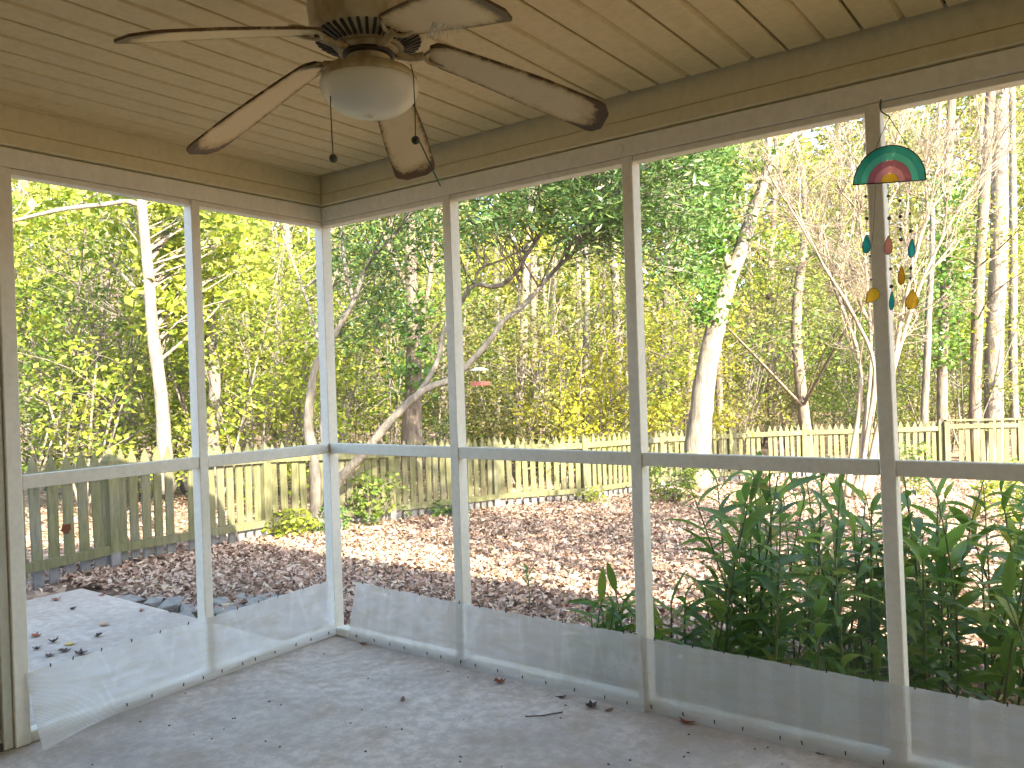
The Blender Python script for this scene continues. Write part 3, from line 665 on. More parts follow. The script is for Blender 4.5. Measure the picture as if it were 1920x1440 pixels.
def tree(name, label, base, stems, crown=None, leaf='leaf_green', bark='bark_grey', per=45, rad=0.35, size=0.09, aspect=0.5, seed=0, extra=(), limb_r=0.012, group=None, cat='tree', flat=0.7, limb_every=1, hang=0.25):
    # stems: list of (points, radii); crown: (k,3) clump centres
    rng = np.random.default_rng(seed); root = thing(name, label, cat, base, group)
    mb = MB(); spine = []
    for pts, rads in stems:
        n = len(pts); rr_ = np.interp(np.linspace(0, 1, n), np.linspace(0, 1, len(rads)), rads)
        mb.tube(pts, list(rr_), 10 if max(rads) > 0.03 else 6, True, 0.06, rng); spine += list(zip(pts, rr_))
    if crown is not None and len(crown): add_limbs(mb, crown, spine, rng, limb_r, limb_every)
    part(root, 'trunk', mb, bark, True)
    if crown is not None and len(crown):
        P = clump_points(crown, per, rad, rng, flat)-np.asarray(base); link(bpy.data.objects.new('crown', leaf_cloud('crown', P, size, aspect, leaf, rng, 0.6, hang)), root)
    for nm, P, sz, asp, m_ in extra:
        link(bpy.data.objects.new(nm, leaf_cloud(nm, P-np.asarray(base), sz, asp, m_, rng)), root)
    return root
def pw(w, d): return w/2/FPX*d

# T1: the many branched small tree inside the fence with willow-like leaves overhead
d1 = 9.3; b1 = gp(598, 1003); b1 = at_depth(598, 1003, d1); b1[2] = float(gz(b1[0], b1[1]))
st = [(px_path([(598, 1006, d1), (592, 950, d1), (590, 880, d1), (578, 800, d1), (582, 740, d1), (594, 682, d1), (624, 633, d1-.1), (663, 565, d1-.2), (691, 491, d1-.2), (732, 449, d1-.2), (775, 395, d1-.2)]), [pw(23.1, d1), pw(20.4, d1), pw(16.3, d1), pw(12.2, d1), pw(6.8, d1), pw(2.7, d1)]),
      (px_path([(663, 565, d1-.2), (646, 495, d1-.1), (640, 431, d1), (628, 360, d1)]), [pw(8.2, d1), pw(3.4, d1)]),
      (px_path([(600, 985, d1), (618, 945, d1-.05), (636, 900, d1-.1), (677, 856, d1-.2), (730, 792, d1-.3), (772, 750, d1-.35), (808, 725, d1-.4), (840, 714, d1-.4), (872, 689, d1-.4), (914, 643, d1-.4), (942, 604, d1-.4), (985, 569, d1-.3), (1038, 509, d1-.2), (1080, 466, d1-.1), (1110, 400, d1)]), [pw(18.4, d1), pw(17.7, d1), pw(13.6, d1), pw(11.6, d1), pw(8.8, d1), pw(4.8, d1)]),
      (px_path([(776, 748, d1-.35), (800, 715, d1-.3), (822, 672, d1-.2), (836, 608, d1-.1), (868, 562, d1), (889, 534, d1), (932, 537, d1), (967, 512, d1), (988, 477, d1), (1017, 434, d1), (1040, 400, d1), (1075, 350, d1)]), [pw(10.2, d1), pw(9.5, d1), pw(8.2, d1), pw(5.4, d1)]),
      (px_path([(889, 536, d1), (899, 505, d1+.1), (935, 490, d1+.2), (972, 473, d1+.2), (1010, 470, d1+.2)]), [pw(5.4, d1), pw(2.7, d1)]),
      (px_path([(970, 578, d1-.3), (975, 540, d1-.2), (980, 500, d1-.1), (985, 470, d1)]), [pw(4.8, d1), pw(3.4, d1)]),
      (px_path([(604, 985, d1+.2), (612, 900, d1+.3), (604, 800, d1+.4), (606, 700, d1+.4), (590, 610, d1+.5), (560, 520, d1+.6), (530, 440, d1+.6)]), [pw(13.6, d1), pw(10.9, d1), pw(6.8, d1), pw(3.4, d1)])]
cr = px_box_clumps([(620, 290, 860, 480, 8.2, 10.6, 60), (850, 270, 1180, 430, 7.8, 10.2, 120), (1150, 180, 1350, 400, 8.4, 10.8, 100), (600, 150, 1380, 290, 8, 11, 40), (620, 480, 760, 640, 9, 10.6, 22), (1190, 380, 1330, 520, 9, 10.8, 30), (1040, 420, 1180, 470, 8.5, 10, 14)], rngN)
tree('willow_oak', 'low spreading tree with crooked grey limbs and narrow green leaves by the fence', b1, st, cr, 'leaf_willow', 'bark_grey', 62, 0.34, 0.105, 0.24, 1, limb_r=0.010)

# T2 pale trunk at left with a limb to the left
d2 = 9.0; b2 = at_depth(312, 905, d2); b2[2] = float(gz(b2[0], b2[1]))
st = [(px_path([(314, 925, d2), (308, 830, d2), (302, 740, d2), (286, 620, d2), (279, 520, d2), (270, 430, d2), (264, 340, d2), (262, 150, d2), (258, -80, d2)]), [pw(30, d2), pw(24, d2), pw(20, d2), pw(18, d2), pw(14, d2)]),
      (px_path([(263, 385, d2), (235, 378, d2), (190, 384, d2-.1), (120, 392, d2-.2), (70, 403, d2-.3), (10, 418, d2-.4), (-50, 430, d2-.5)]), [pw(11, d2), pw(8, d2), pw(4, d2)]),
      (px_path([(265, 370, d2), (215, 350, d2), (170, 335, d2), (110, 330, d2)]), [pw(6, d2), pw(3, d2)])]
cr = px_box_clumps([(285, 340, 360, 620, 9.1, 11, 46), (20, 300, 250, 430, 9.1, 11, 20), (380, 380, 470, 560, 9.5, 11.5, 24), (150, -50, 420, 300, 8, 11, 22)], rngN)
tree('maple_tree', 'pale straight trunked tree with a long side limb in the leftmost bay', b2, st, cr, 'leaf_lime', 'bark_pale', 42, 0.34, 0.12, 0.62, 2)

# T4 stout shaded trunk behind the low tree
d4 = 12.6; b4 = at_depth(775, 868, d4); b4[2] = float(gz(b4[0], b4[1]))
st = [(px_path([(775, 880, d4), (772, 800, d4), (776, 700, d4), (774, 600, d4), (770, 480, d4), (768, 300, d4), (765, 0, d4)]), [pw(48, d4), pw(32, d4), pw(25, d4), pw(22, d4), pw(18, d4)]),
      (px_path([(772, 560, d4), (745, 500, d4), (720, 440, d4), (690, 350, d4)]), [pw(11, d4), pw(5, d4)]), (px_path([(776, 640, d4), (800, 560, d4), (812, 470, d4), (820, 380, d4)]), [pw(12, d4), pw(6, d4)])]
cr = px_box_clumps([(680, 60, 860, 420, 13.5, 17, 46)], rngN)
iv = np.concatenate([at_depth(rngN.normal(770, 26), rngN.uniform(540, 740), d4-rngN.uniform(-0.3, 0.5))[None] for _ in range(520)])
tree('oak_tree', 'stout shaggy brown trunked tree with ivy, behind the low crooked tree', b4, st, cr, 'leaf_olive', 'bark_brown', 60, 0.6, 0.13, 0.55, 3, extra=[('ivy', iv, 0.1, 0.8, 'leaf_ivy')])

# T5 big leaning bright trunk
d5 = 12.6; b5 = at_depth(1305, 905, d5); b5[2] = float(gz(b5[0], b5[1]))
st = [(px_path([(1304, 915, d5), (1306, 850, d5), (1314, 780, d5), (1322, 710, d5), (1340, 620, d5), (1362, 540, d5), (1385, 480, d5), (1408, 410, d5), (1430, 350, d5), (1445, 300, d5), (1480, 262, d5), (1530, 225, d5), (1600, 150, d5)]), [pw(54, d5), pw(44, d5), pw(36, d5), pw(26, d5), pw(20, d5), pw(13, d5), pw(8, d5)]),
      (px_path([(1432, 345, d5), (1440, 300, d5), (1442, 240, d5), (1450, 100, d5)]), [pw(14, d5), pw(9, d5)]),
      (px_path([(1372, 515, d5), (1355, 460, d5), (1340, 380, d5), (1345, 300, d5)]), [pw(16, d5), pw(9, d5)])]
iv = np.concatenate([at_depth(rngN.normal(1342, 26), rngN.uniform(250, 470), d5+rngN.uniform(-.5, .4))[None] for _ in range(1900)]+[at_depth(rngN.normal(1328, 20), rngN.uniform(470, 610), d5+rngN.uniform(-.5, .4))[None] for _ in range(900)])
cr = px_box_clumps([(1290, 100, 1460, 330, 11.5, 13.5, 20)], rngN)
tree('leaning_tree', 'leaning sunlit pale trunk wrapped in ivy between the third and fourth posts', b5, st, cr, 'leaf_green', 'bark_pale', 30, 0.4, 0.11, 0.55, 4, extra=[('ivy', iv, 0.085, 0.8, 'leaf_ivy')])

# T6 crape myrtle: fan of bare pale stems
def crape():
    rng = np.random.default_rng(9); d6 = 12.2; base = at_depth(1612, 925, d6); base[2] = float(gz(base[0], base[1]))
    root = thing('crape_myrtle', 'bare pale multi stemmed crape myrtle fanning out behind the wind chime', 'tree', base)
    stems = [[(1588, 930), (1598, 850), (1612, 760), (1608, 660), (1572, 560), (1540, 470)], [(1602, 930), (1622, 840), (1640, 740), (1646, 650), (1610, 560), (1590, 470)],
             [(1618, 930), (1640, 830), (1668, 720), (1690, 600), (1712, 500), (1740, 400)], [(1628, 930), (1655, 820), (1672, 700), (1672, 580), (1665, 460), (1660, 340)],
             [(1610, 930), (1625, 820), (1640, 690), (1600, 590), (1545, 500), (1500, 420)], [(1625, 930), (1650, 800), (1685, 660), (1720, 550), (1765, 450), (1810, 370)],
             [(1606, 930), (1618, 820), (1632, 700), (1630, 580), (1620, 470), (1605, 350)]]
    ms, mt = MB(), MB(); 
    def grow(p, d, L, r, lev):
        n = 3; pts = [p]; 
        for _ in range(n):
            d = unit(d+rng.normal(0, 0.13, 3)+np.array([0, 0, 0.03])); pts.append(pts[-1]+d*L/n)
        mt.tube(pts, list(np.linspace(r, r*0.62, n+1)), 4 if lev > 1 else 5, False)
        if lev >= 5: return
        nb = 3 if lev < 4 else 2
        for _ in range(nb):
            k_ = rng.integers(1, n+1); dd = unit(d+rng.normal(0, 0.5, 3)+np.array([0, 0, 0.12])); grow(pts[k_], dd, L*rng.uniform(0.6, 0.92), max(0.0032, r*0.62), lev+1)
    for q, s_ in enumerate(stems):
        dd = d6+rng.uniform(-0.5, 0.5); pts = px_path([(x, y, d6+(dd-d6)*i/5) for i, (x, y) in enumerate(s_)], 4)
        ms.tube(pts, list(np.linspace(pw(13 if q < 4 else 9, d6), pw(4, d6), len(pts))), 8, True, 0.05, rng)
        for k_ in (10, 13, 16, 18, 20, 20):
            d_ = unit(pts[k_]-pts[k_-2]); grow(pts[k_], unit(d_+rng.normal(0, 0.35, 3)), rng.uniform(0.55, 0.95), pw(4.5, d6), 1)
    part(root, 'stems', ms, 'bark_myrtle', True); part(root, 'twigs', mt, 'twig')
    P = np.array(mt.v)[::29]; P = P+rng.normal(0, 0.03, P.shape); link(bpy.data.objects.new('crown', leaf_cloud('crown', P[::2]-base, 0.055, 0.5, 'leaf_olive', rng)), root)
crape()

# T7 the tall pine trunk on the right, and ivy clad trunk beside it
def straight(name, label, px0, y0, px1, y1, w0, w1, d, bark, crown=None, leaf='leaf_olive', seed=0, per=40, rad=0.6, size=0.14, ivy=None, group=None):
    base = at_depth(px0, y0, d); base[2] = float(gz(base[0], base[1]))
    rng = np.random.default_rng(seed+100); mid = [(px0+(px1-px0)*t+rng.uniform(-5, 5), y0+(y1-y0)*t, d) for t in np.linspace(0, 1, 6)]
    pts = px_path(mid, 3); pts = [base-np.array([0, 0, 0.1])]+pts
    ex = []
    if ivy:
        ya, yb, sp, n = ivy; ys = rng.uniform(ya, yb, n); xs = px0+(px1-px0)*(ys-y0)/(y1-y0)
        ex = [('ivy', np.array([at_depth(rng.normal(x, sp), y, d+rng.uniform(-0.5, 0.3)) for x, y in zip(xs, ys)]), 0.10, 0.8, 'leaf_ivy')]
    return tree(name, label, base, [(pts, [pw(w0*1.2, d), pw(w0, d), pw(w1, d)])], crown, leaf, bark, per, rad, size, 0.55, seed, extra=ex, group=group)
straight('pine_tree', 'tall thick pine trunk rising beyond the flat topped fence at far right', 1862, 868, 1882, -150, 30, 22, 18, 'bark_pale', px_box_clumps([(1750, -200, 2050, 120, 16, 20, 30)], rngN), 'leaf_olive', 21)
straight('ivy_tree', 'ivy clad trunk just left of the tall pine at the far right', 1765, 868, 1790, -60, 17, 13, 17, 'bark_brown', px_box_clumps([(1690, -100, 1900, 180, 15, 19, 20)], rngN), 'leaf_green', 22, ivy=(330, 690, 24, 2300))
straight('slim_tree', 'slim pale trunk close beside the tall pine on its right', 1905, 868, 1900, -60, 13, 9, 19, 'bark_pale', None, seed=23)
straight('slim_tree', 'slender pale trunk rising to the right of the stout brown oak', 965, 850, 992, 380, 17, 11, 16, 'bark_pale', px_box_clumps([(900, 250, 1060, 470, 15, 17, 14)], rngN), 'leaf_yellow', 24)
straight('slim_tree', 'thin straight sapling trunk second from the right in the middle bay', 1098, 850, 1106, 250, 13, 8, 17, 'bark_grey', px_box_clumps([(1040, 200, 1170, 440, 16, 18.5, 14)], rngN), 'leaf_olive', 25)
straight('slim_tree', 'pale trunk just right of the second left bay post', 402, 870, 384, 100, 20, 13, 11.5, 'bark_grey', px_box_clumps([(370, 100, 560, 400, 12, 15, 24)], rngN), 'leaf_lime', 26)
straight('slim_tree', 'greyish trunk with pale patches standing behind leaves left of the pale maple', 212, 880, 200, 100, 36, 26, 15, 'bark_brown', px_box_clumps([(60, 0, 260, 420, 14, 17, 22)], rngN), 'leaf_green', 27)
straight('slim_tree', 'slim trunk standing alone right of the bird feeder', 1005, 850, 996, 300, 12, 9, 18, 'bark_brown', None, seed=28)
straight('slim_tree', 'mid grey trunk leaning slightly behind the yellow bushes of the middle bay', 1165, 850, 1140, 330, 18, 12, 18, 'bark_pale', None, seed=29)
straight('slim_tree', 'thin twisted trunk in the far right bay left of the ivy', 1735, 868, 1748, 380, 12, 8, 16, 'bark_grey', None, seed=30)

# woodland trees and understorey shrubs beyond the fence
BAYS = [(-400, 22, 'beyond the left edge of the screens'), (22, 350, 'seen through the leftmost bay'), (350, 600, 'seen through the second bay from the left'), (600, 845, 'seen through the bay right of the corner'),
        (845, 1190, 'seen through the middle yard bay'), (1190, 1660, 'seen through the bay left of the wind chime'), (1660, 4000, 'seen through the bay right of the wind chime')]
def bay(px): return next(t for a, b, t in BAYS if a <= px < b)
def forest():
    rng = np.random.default_rng(77)
    cols = np.linspace(-160, 2080, 62)+rng.uniform(-14, 14, 62)
    for q, px in enumerate(cols):
        d = rng.uniform(17, 31); h = rng.uniform(8, 14); w = rng.choice([0.05, 0.06, 0.08, 0.10, 0.13]); p = at_depth(px, 800, d); p[2] = float(gz(p[0], p[1]))
        top = p+np.array([rng.normal(0, 0.6), rng.normal(0, 0.6), h]); pts = smooth_path([p-np.array([0, 0, 0.1]), p+(top-p)*0.35+rng.normal(0, 0.12, 3), p+(top-p)*0.7+rng.normal(0, 0.2, 3), top], 4)
        bark, tone = [('bark_pale', 'pale'), ('bark_grey', 'grey'), ('bark_brown', 'brown')][rng.choice(3, p=[0.25, 0.4, 0.35])]
        lf_, lt = [('leaf_lime', 'lime'), ('leaf_olive', 'olive'), ('leaf_yellow', 'yellowing'), ('leaf_green', 'green')][rng.choice(4, p=[0.3, 0.3, 0.2, 0.2])]
        n = int(rng.integers(14, 26)); t = rng.uniform(0.22, 1.0, n); ctr_ = p+(top-p)*t[:, None]; sp = 0.5+1.6*np.sin(np.clip(t*1.1, 0, 1)*math.pi)**0.7
        cr_ = ctr_+rng.normal(size=(n, 3))*np.stack([sp, sp, sp*0.4], 1)*0.75
        size_w = 'stout' if w > 0.09 else 'slender'
        tree('woodland_tree', f'{size_w} {tone} woodland trunk with {lt} leaves {bay(px)}', p, [(pts, [w, w*0.8, w*0.35])], cr_, lf_, bark, 60, 0.75, 0.125, 0.5, 200+q, limb_r=0.012, group='woodland trees beyond the fence')
    # understorey
    spec = []
    for px in np.linspace(-60, 600, 20): spec.append((px+rng.uniform(-15, 15), rng.uniform(10.2, 15), rng.uniform(2.4, 5.6), rng.choice(['leaf_green', 'leaf_lime', 'leaf_lime', 'leaf_lime'])))
    for px in np.linspace(630, 1010, 12): spec.append((px+rng.uniform(-15, 15), rng.uniform(14, 20), rng.uniform(2.0, 6.0), rng.choice(['leaf_lime', 'leaf_olive', 'leaf_green'])))
    for px in np.linspace(1030, 1290, 9): spec.append((px+rng.uniform(-10, 10), rng.uniform(14.5, 18), rng.uniform(1.6, 4.2), rng.choice(['leaf_yellow', 'leaf_yellow', 'leaf_lime'])))
    for px in np.linspace(1330, 2010, 24): spec.append((px+rng.uniform(-15, 15), rng.uniform(17.8, 26), rng.uniform(2.2, 7.5), rng.choice(['leaf_olive', 'leaf_green', 'leaf_green', 'leaf_lime'])))
    words = dict(leaf_green='green', leaf_lime='lime green', leaf_olive='olive', leaf_yellow='bright yellow', leaf_far='tawny')
    for q, (px, d, h, lf_) in enumerate(spec):
        p = at_depth(px, 800, d); p[2] = float(gz(p[0], p[1])); ns = 4; stems = []; tips = []
        for s_ in range(ns):
            a = rng.uniform(0, 6.28); tp = p+np.array([math.cos(a)*h*0.28, math.sin(a)*h*0.28, h*rng.uniform(0.75, 1.0)]); stems.append((smooth_path([p-np.array([0, 0, 0.05]), p+(tp-p)*0.5+rng.normal(0, 0.08, 3), tp], 4), [0.022, 0.015, 0.006])); tips.append(tp)
        n = int(14+h*7); cr_ = p+np.array([0, 0, 0.55*h])+unit(rng.normal(size=(n, 3)))*np.cbrt(rng.uniform(0.1, 1, (n, 1)))*np.array([0.40*h, 0.40*h, 0.5*h])
        tall = 'tall' if h > 3.1 else 'low'
        tree('understorey_shrub', f'{tall} {words[str(lf_)]} shrub beyond the fence {bay(px)}', p, stems, cr_, str(lf_), 'bark_grey', 56, 0.40, 0.085, 0.55, 400+q, group='understorey shrubs beyond the fence', cat='shrub')
forest()

def far_wood():
    rng = np.random.default_rng(3); n = 11500; px = rng.uniform(-500, 2500, n); d = rng.uniform(32, 58, n); h = rng.uniform(0, 1, n)**0.9
    C_ = np.array([at_depth(x, 700, t) for x, t in zip(px, d)]); C_[:, 2] = gz(C_[:, 0], C_[:, 1])
    tall = 14.0+2.5*np.sin(px*0.011)+2.5*np.sin(px*0.031+1)+5.0*np.clip((px-1250)/400, 0, 1); C_[:, 2] += h*tall
    P = clump_points(C_, 24, 1.0, rng); me = leaf_cloud('far_woodland', P, 0.34, 0.6, 'leaf_far', rng)
    o = link(bpy.data.objects.new('far_woodland', me)); tag(o, 'hazy mass of autumn woodland far behind the fence', 'woodland', kind='stuff')
    mb = MB()
    for q in range(150):
        p = at_depth(rng.uniform(-300, 2300), 760, rng.uniform(30, 55)); p[2] = float(gz(p[0], p[1]))-0.2; hh = rng.uniform(8, 16); mb.tube([p, p+np.array([rng.normal(0, .4), 0, hh*.5]), p+np.array([rng.normal(0, .7), 0, hh])], [rng.uniform(0.08, 0.2), 0.09, 0.04], 6, False)
    o2 = link(bpy.data.objects.new('far_trunks', mesh_of('far_trunks', mb.v, mb.f, 'bark_pale', True))); tag(o2, 'distant pale trunks inside the far autumn woodland', 'woodland', kind='stuff')
far_wood()

# trees standing off to the right, beyond the frame, that shade the yard
def shade_tree(label, x, y, h, rad, seed, cz=0.70, vz=0.25):
    rng = np.random.default_rng(seed); p = np.array([x, y, float(gz(x, y))]); top = p+np.array([0, 0, h*0.9]); n = 46
    c = p+np.array([0, 0, h*cz])+unit(rng.normal(size=(n, 3)))*np.cbrt(rng.uniform(0, 1, (n, 1)))*np.array([rad, rad, h*vz])
    tree('shade_tree', label, p, [(smooth_path([p-np.array([0, 0, .1]), p+np.array([.1, .05, h*.5]), top], 4), [0.11, 0.08, 0.03])], c, 'leaf_green', 'bark_grey', 95, 0.55, 0.13, 0.55, seed)
shade_tree('tall leafy shade tree close to the porch end on the right', 6.4, 0.3, 9.0, 2.2, 903, 0.86, 0.17)
shade_tree('small leafy shade tree standing right of the yard by the porch end', 5.7, 1.9, 6.2, 1.7, 901)
shade_tree('second small leafy shade tree farther out on the right of the yard', 5.8, 4.3, 6.4, 1.8, 902)

# ---- small shrubs and weeds inside the yard
def small_shrub(name, label, px, py, h, wd, leaf, n, size, seed, cat='shrub', aspect=0.5):
    rng = np.random.default_rng(seed); p = gp(px, py); stems = []
    for s_ in range(5): a = rng.uniform(0, 6.28); tp = p+np.array([math.cos(a)*wd*0.4, math.sin(a)*wd*0.4, h*rng.uniform(.6, .95)]); stems.append((smooth_path([p, (p+tp)/2+rng.normal(0, .02, 3), tp], 3), [0.007, 0.003]))
    c = p+np.array([0, 0, h*0.5])+unit(rng.normal(size=(n, 3)))*np.cbrt(rng.uniform(0.1, 1, (n, 1)))*np.array([wd*.5, wd*.5, h*.45]); c[:, 2] = np.maximum(c[:, 2], p[2]+0.03)
    tree(name, label, p, stems, c, leaf, 'bark_grey', 14, 0.12, size, aspect, seed, limb_r=0.004, cat=cat)
small_shrub('garden_shrub', 'small leafy shrub against the shaded fence right of the corner post', 712, 990, 0.75, 0.75, 'leaf_green', 42, 0.07, 501)
small_shrub('ground_weed', 'bright green weeds at the foot of the fence left of the crooked tree', 548, 1010, 0.32, 0.55, 'leaf_lime', 26, 0.07, 502, 'weed')
small_shrub('ground_weed', 'vine leaves climbing the fence post left of the crooked tree', 498, 1008, 0.55, 0.22, 'leaf_ivy', 18, 0.07, 503, 'weed')
small_shrub('ground_weed', 'leafy sprouts around the base of the crooked tree', 612, 1003, 0.30, 0.45, 'leaf_ivy', 22, 0.06, 504, 'weed')
small_shrub('garden_shrub', 'rounded yellow green shrub below the leaning trunk', 1262, 945, 0.85, 0.9, 'leaf_green', 60, 0.07, 505)
small_shrub('ground_weed', 'low weed tuft at the sunlit fence foot in the middle bay', 1112, 946, 0.26, 0.35, 'leaf_lime', 14, 0.06, 506, 'weed')
small_shrub('ground_weed', 'tiny green weed at the fence foot left of the bird feeder', 838, 972, 0.22, 0.5, 'leaf_ivy', 14, 0.07, 507, 'weed')
small_shrub('garden_shrub', 'airy bright shrub among the far right plants before the flat fence', 1905, 985, 0.85, 0.8, 'leaf_lime', 40, 0.08, 508)
small_shrub('garden_shrub', 'slim seedling shrub by the fence right of the crape myrtle', 1722, 930, 0.9, 0.6, 'leaf_green', 34, 0.07, 509)

# ---- hanging bird feeder
fd = 9.0
bf = thing('bird_feeder', 'small hanging bird feeder with pale roof and red tray', 'bird feeder', at_depth(900, 722, fd))
c0 = at_depth(898, 694, fd); part(bf, 'roof', MB().lathe([(0.0005, 0.035), (0.05, 0.028), (0.115, 0.0), (0.117, -0.006), (0.05, 0.012), (0.0005, 0.018)], 20, tuple(c0)), 'feeder_roof', True)
c1 = at_depth(900, 719, fd); part(bf, 'tray', MB().box(c1+np.array([-0.075, -0.075, -0.025]), c1+np.array([0.075, 0.075, 0.022])), 'feeder_tray')
part(bf, 'centre_rod', MB().tube([c0+np.array([0, 0, .02]), c1], 0.006, 6), 'feeder_roof')
part(bf, 'hanging_wire', MB().tube([c0+np.array([0, 0, .03]), at_depth(897, 664, fd)], 0.002, 5), 'dark_metal')

# ================================================================== LEAF LITTER AND DEAD LEAVES
def litter():
    rng = np.random.default_rng(8); N = 115000
    X = np.concatenate([rng.uniform(-4.3, 5.5, N), rng.uniform(-9, 4, N//4)]); Y = np.concatenate([0.12+12.5*rng.uniform(0, 1, N)**1.35, rng.uniform(-1, 14, N//4)])
    keep = ~((X > -2.95) & (X < 5.3) & (Y < 0.14)); keep &= ~((X > -2.9) & (X < 0) & (Y < 0.02))
    # worn, barer earth beside the porch
    near = np.exp(-((Y-0.15)/0.55)**2)*(X > -2.9)*(X < 2.2); keep &= rng.uniform(0, 1, len(X)) > near*0.75
    X, Y = X[keep], Y[keep]; n = len(X); P = np.stack([X, Y, gz(X, Y)+rng.uniform(0.005, 0.05, n)], 1)
    yaw = rng.uniform(0, 6.28, n); tilt = rng.normal(0, 0.45, (n, 2)); d = unit(np.stack([np.cos(yaw), np.sin(yaw), tilt[:, 0]], 1)); w0 = np.stack([-np.sin(yaw), np.cos(yaw), tilt[:, 1]], 1); w0 = unit(w0-(w0*d).sum(1, keepdims=True)*d); nn = np.cross(d, w0)
    l = rng.uniform(0.034, 0.074, n)[:, None]; a = rng.uniform(0.35, 0.7, n)[:, None]; cu = rng.normal(0.10, 0.22, n)[:, None]; cl = rng.normal(0.1, 0.2, n)[:, None]
    V = np.empty((n, 6, 3)); V[:, 0] = P-d*l*.5+nn*l*cl; V[:, 1] = P-d*l*.05+w0*l*a*.5+nn*l*cu; V[:, 2] = P+d*l*.22+w0*l*a*.34+nn*l*cu*.9
    V[:, 3] = P+d*l*.5+nn*l*cl; V[:, 4] = P+d*l*.22-w0*l*a*.34+nn*l*cu*.8; V[:, 5] = P-d*l*.05-w0*l*a*.5+nn*l*cu
    V[:, :, 2] = np.maximum(V[:, :, 2], (gz(X, Y)-0.004)[:, None]); b = np.arange(n)[:, None]*6
    Q = np.concatenate([b+np.array([0, 1, 2, 3]), b+np.array([0, 3, 4, 5])], 1).reshape(-1, 4)
    o = link(bpy.data.objects.new('leaf_litter', np_mesh('leaf_litter', V.reshape(-1, 3), Q, 'leaf_dead'))); tag(o, 'thick carpet of fallen brown leaves over the yard', 'leaf litter', kind='stuff')
litter()

def maple_outline(rng, lobes=5):
    o = []
    for i in range(lobes*2+1):
        a = -2.5+5.0*i/(lobes*2); r = (1.0 if i % 2 == 0 else 0.66)*rng.uniform(0.7, 1.12); o.append((r*math.sin(a), r*math.cos(a)))
    return o
def dead_leaf(label, px, py, z, size, mat, seed, group, curl=0.5, maple=True):
    size *= 0.72; curl *= 1.6
    rng = np.random.default_rng(seed); p = on_plane(px, py, 2, z); ol = maple_outline(rng) if maple else [(0.0, -1), (0.35, -0.4), (0.42, 0.2), (0.0, 1), (-0.42, 0.2), (-0.35, -0.4)]
    a = rng.uniform(0, 6.28); ca, sa = math.cos(a), math.sin(a); th = 0.0015
    pts = [(0.0, 0.0)]+ol; V = []
    for sg in (0, 1):
        for u, w_ in pts:
            zz = curl*size*(0.55*abs(u)**1.5+0.35*w_*w_)+rng.uniform(0, 0.05)*size if sg == 0 else 0
            V.append([p[0]+size*(u*ca-w_*sa), p[1]+size*(u*sa+w_*ca), z+0.003+zz])
    n = len(pts)
    for i in range(n): V[n+i][0:3] = [V[i][0], V[i][1], V[i][2]+th]
    f = []
    for i in range(1, n): j = i+1 if i < n-1 else 1; f.append((0, j, i)); f.append((n, n+i, n+j)); f.append((i, j, n+j, n+i))
    zmin = min(q[2] for q in V); V = [(x, y, zz-zmin+z+0.001) for x, y, zz in V]
    mb = MB(); mb.v = V; mb.f = f; single('dead_leaf', label, 'leaf', mb, mat, (p[0], p[1], z), group)
G1, G2 = 'fallen leaves on the patio slab', 'fallen leaves on the porch floor'
for i, (px, py, s_, m_, cu, lb) in enumerate([(105, 1126, .05, 'dead_brown', .7, 'brown curled leaf at the far left of the patio'), (137, 1143, .032, 'dead_dark', .9, 'small dark leaf on the middle of the patio'),
        (191, 1117, .035, 'dead_red', .4, 'thin reddish leaf by the far patio edge'), (265, 1147, .035, 'dead_red', .9, 'upright dark red leaf near the patio stones'), (321, 1148, .03, 'dead_dark', .8, 'tiny dark leaf at the patio edge by the second post'),
        (196, 1173, .055, 'dead_tan', .5, 'tan star shaped maple leaf alone on the patio'), (183, 1194, .045, 'dead_dark', .9, 'dark curled leaf just below the tan maple leaf'), (68, 1194, .05, 'dead_red', .6, 'rusty red leaf beside the left porch post'),
        (100, 1205, .042, 'dead_dark', .9, 'dark curled leaf between the red and yellow leaves'), (130, 1209, .045, 'dead_yellow', .3, 'yellow leaf lying on the patio near the mesh panel'), (69, 1218, .045, 'dead_dark', .9, 'dark boat shaped leaf lowest beside the left post'),
        (122, 1222, .05, 'dead_dark', .5, 'long dark leaf just below the yellow leaf'), (93, 1231, .045, 'dead_dark', .5, 'dark ragged leaf nearest the left mesh corner'), (153, 1227, .055, 'dead_dark', .6, 'large black leaf at the top edge of the mesh panel')]):
    dead_leaf(lb, px, py, -0.10, s_, m_, 600+i, G1, cu)
for i, (px, py, s_, m_, cu, lb) in enumerate([(681, 1209, .03, 'dead_brown', .5, 'small brown leaf near the porch corner'), (755, 1313, .032, 'dead_brown', .7, 'lone brown leaf in the middle of the porch floor'), (937, 1280, .042, 'dead_red', .6, 'reddish leaf at the foot of the tan mesh panel'),
        (1052, 1309, .035, 'dead_dark', .6, 'dark leaf against the base of the tan mesh panel'), (1108, 1326, .042, 'dead_dark', .6, 'blackish leaf near the middle post base'), (1142, 1333, .035, 'dead_brown', .3, 'flat brown leaf left of the middle post base'), (1288, 1355, .048, 'dead_red', .4, 'long rust red leaf right of the middle post base'), (1540, 1415, .03, 'dead_dark', .5, 'dark leaf by the clean mesh panel foot')]):
    dead_leaf(lb, px, py, 0.0, s_, m_, 650+i, G2, cu, i % 2 == 0)
tw = [on_plane(985, 1343, 2, 0.004), on_plane(1015, 1342, 2, 0.005), on_plane(1055, 1335, 2, 0.004)]
single('twig', 'thin dark twig lying on the porch floor', 'twig', MB().tube(tw, 0.0025, 5), 'dead_dark', tw[1])
rng = np.random.default_rng(66); mb = MB()
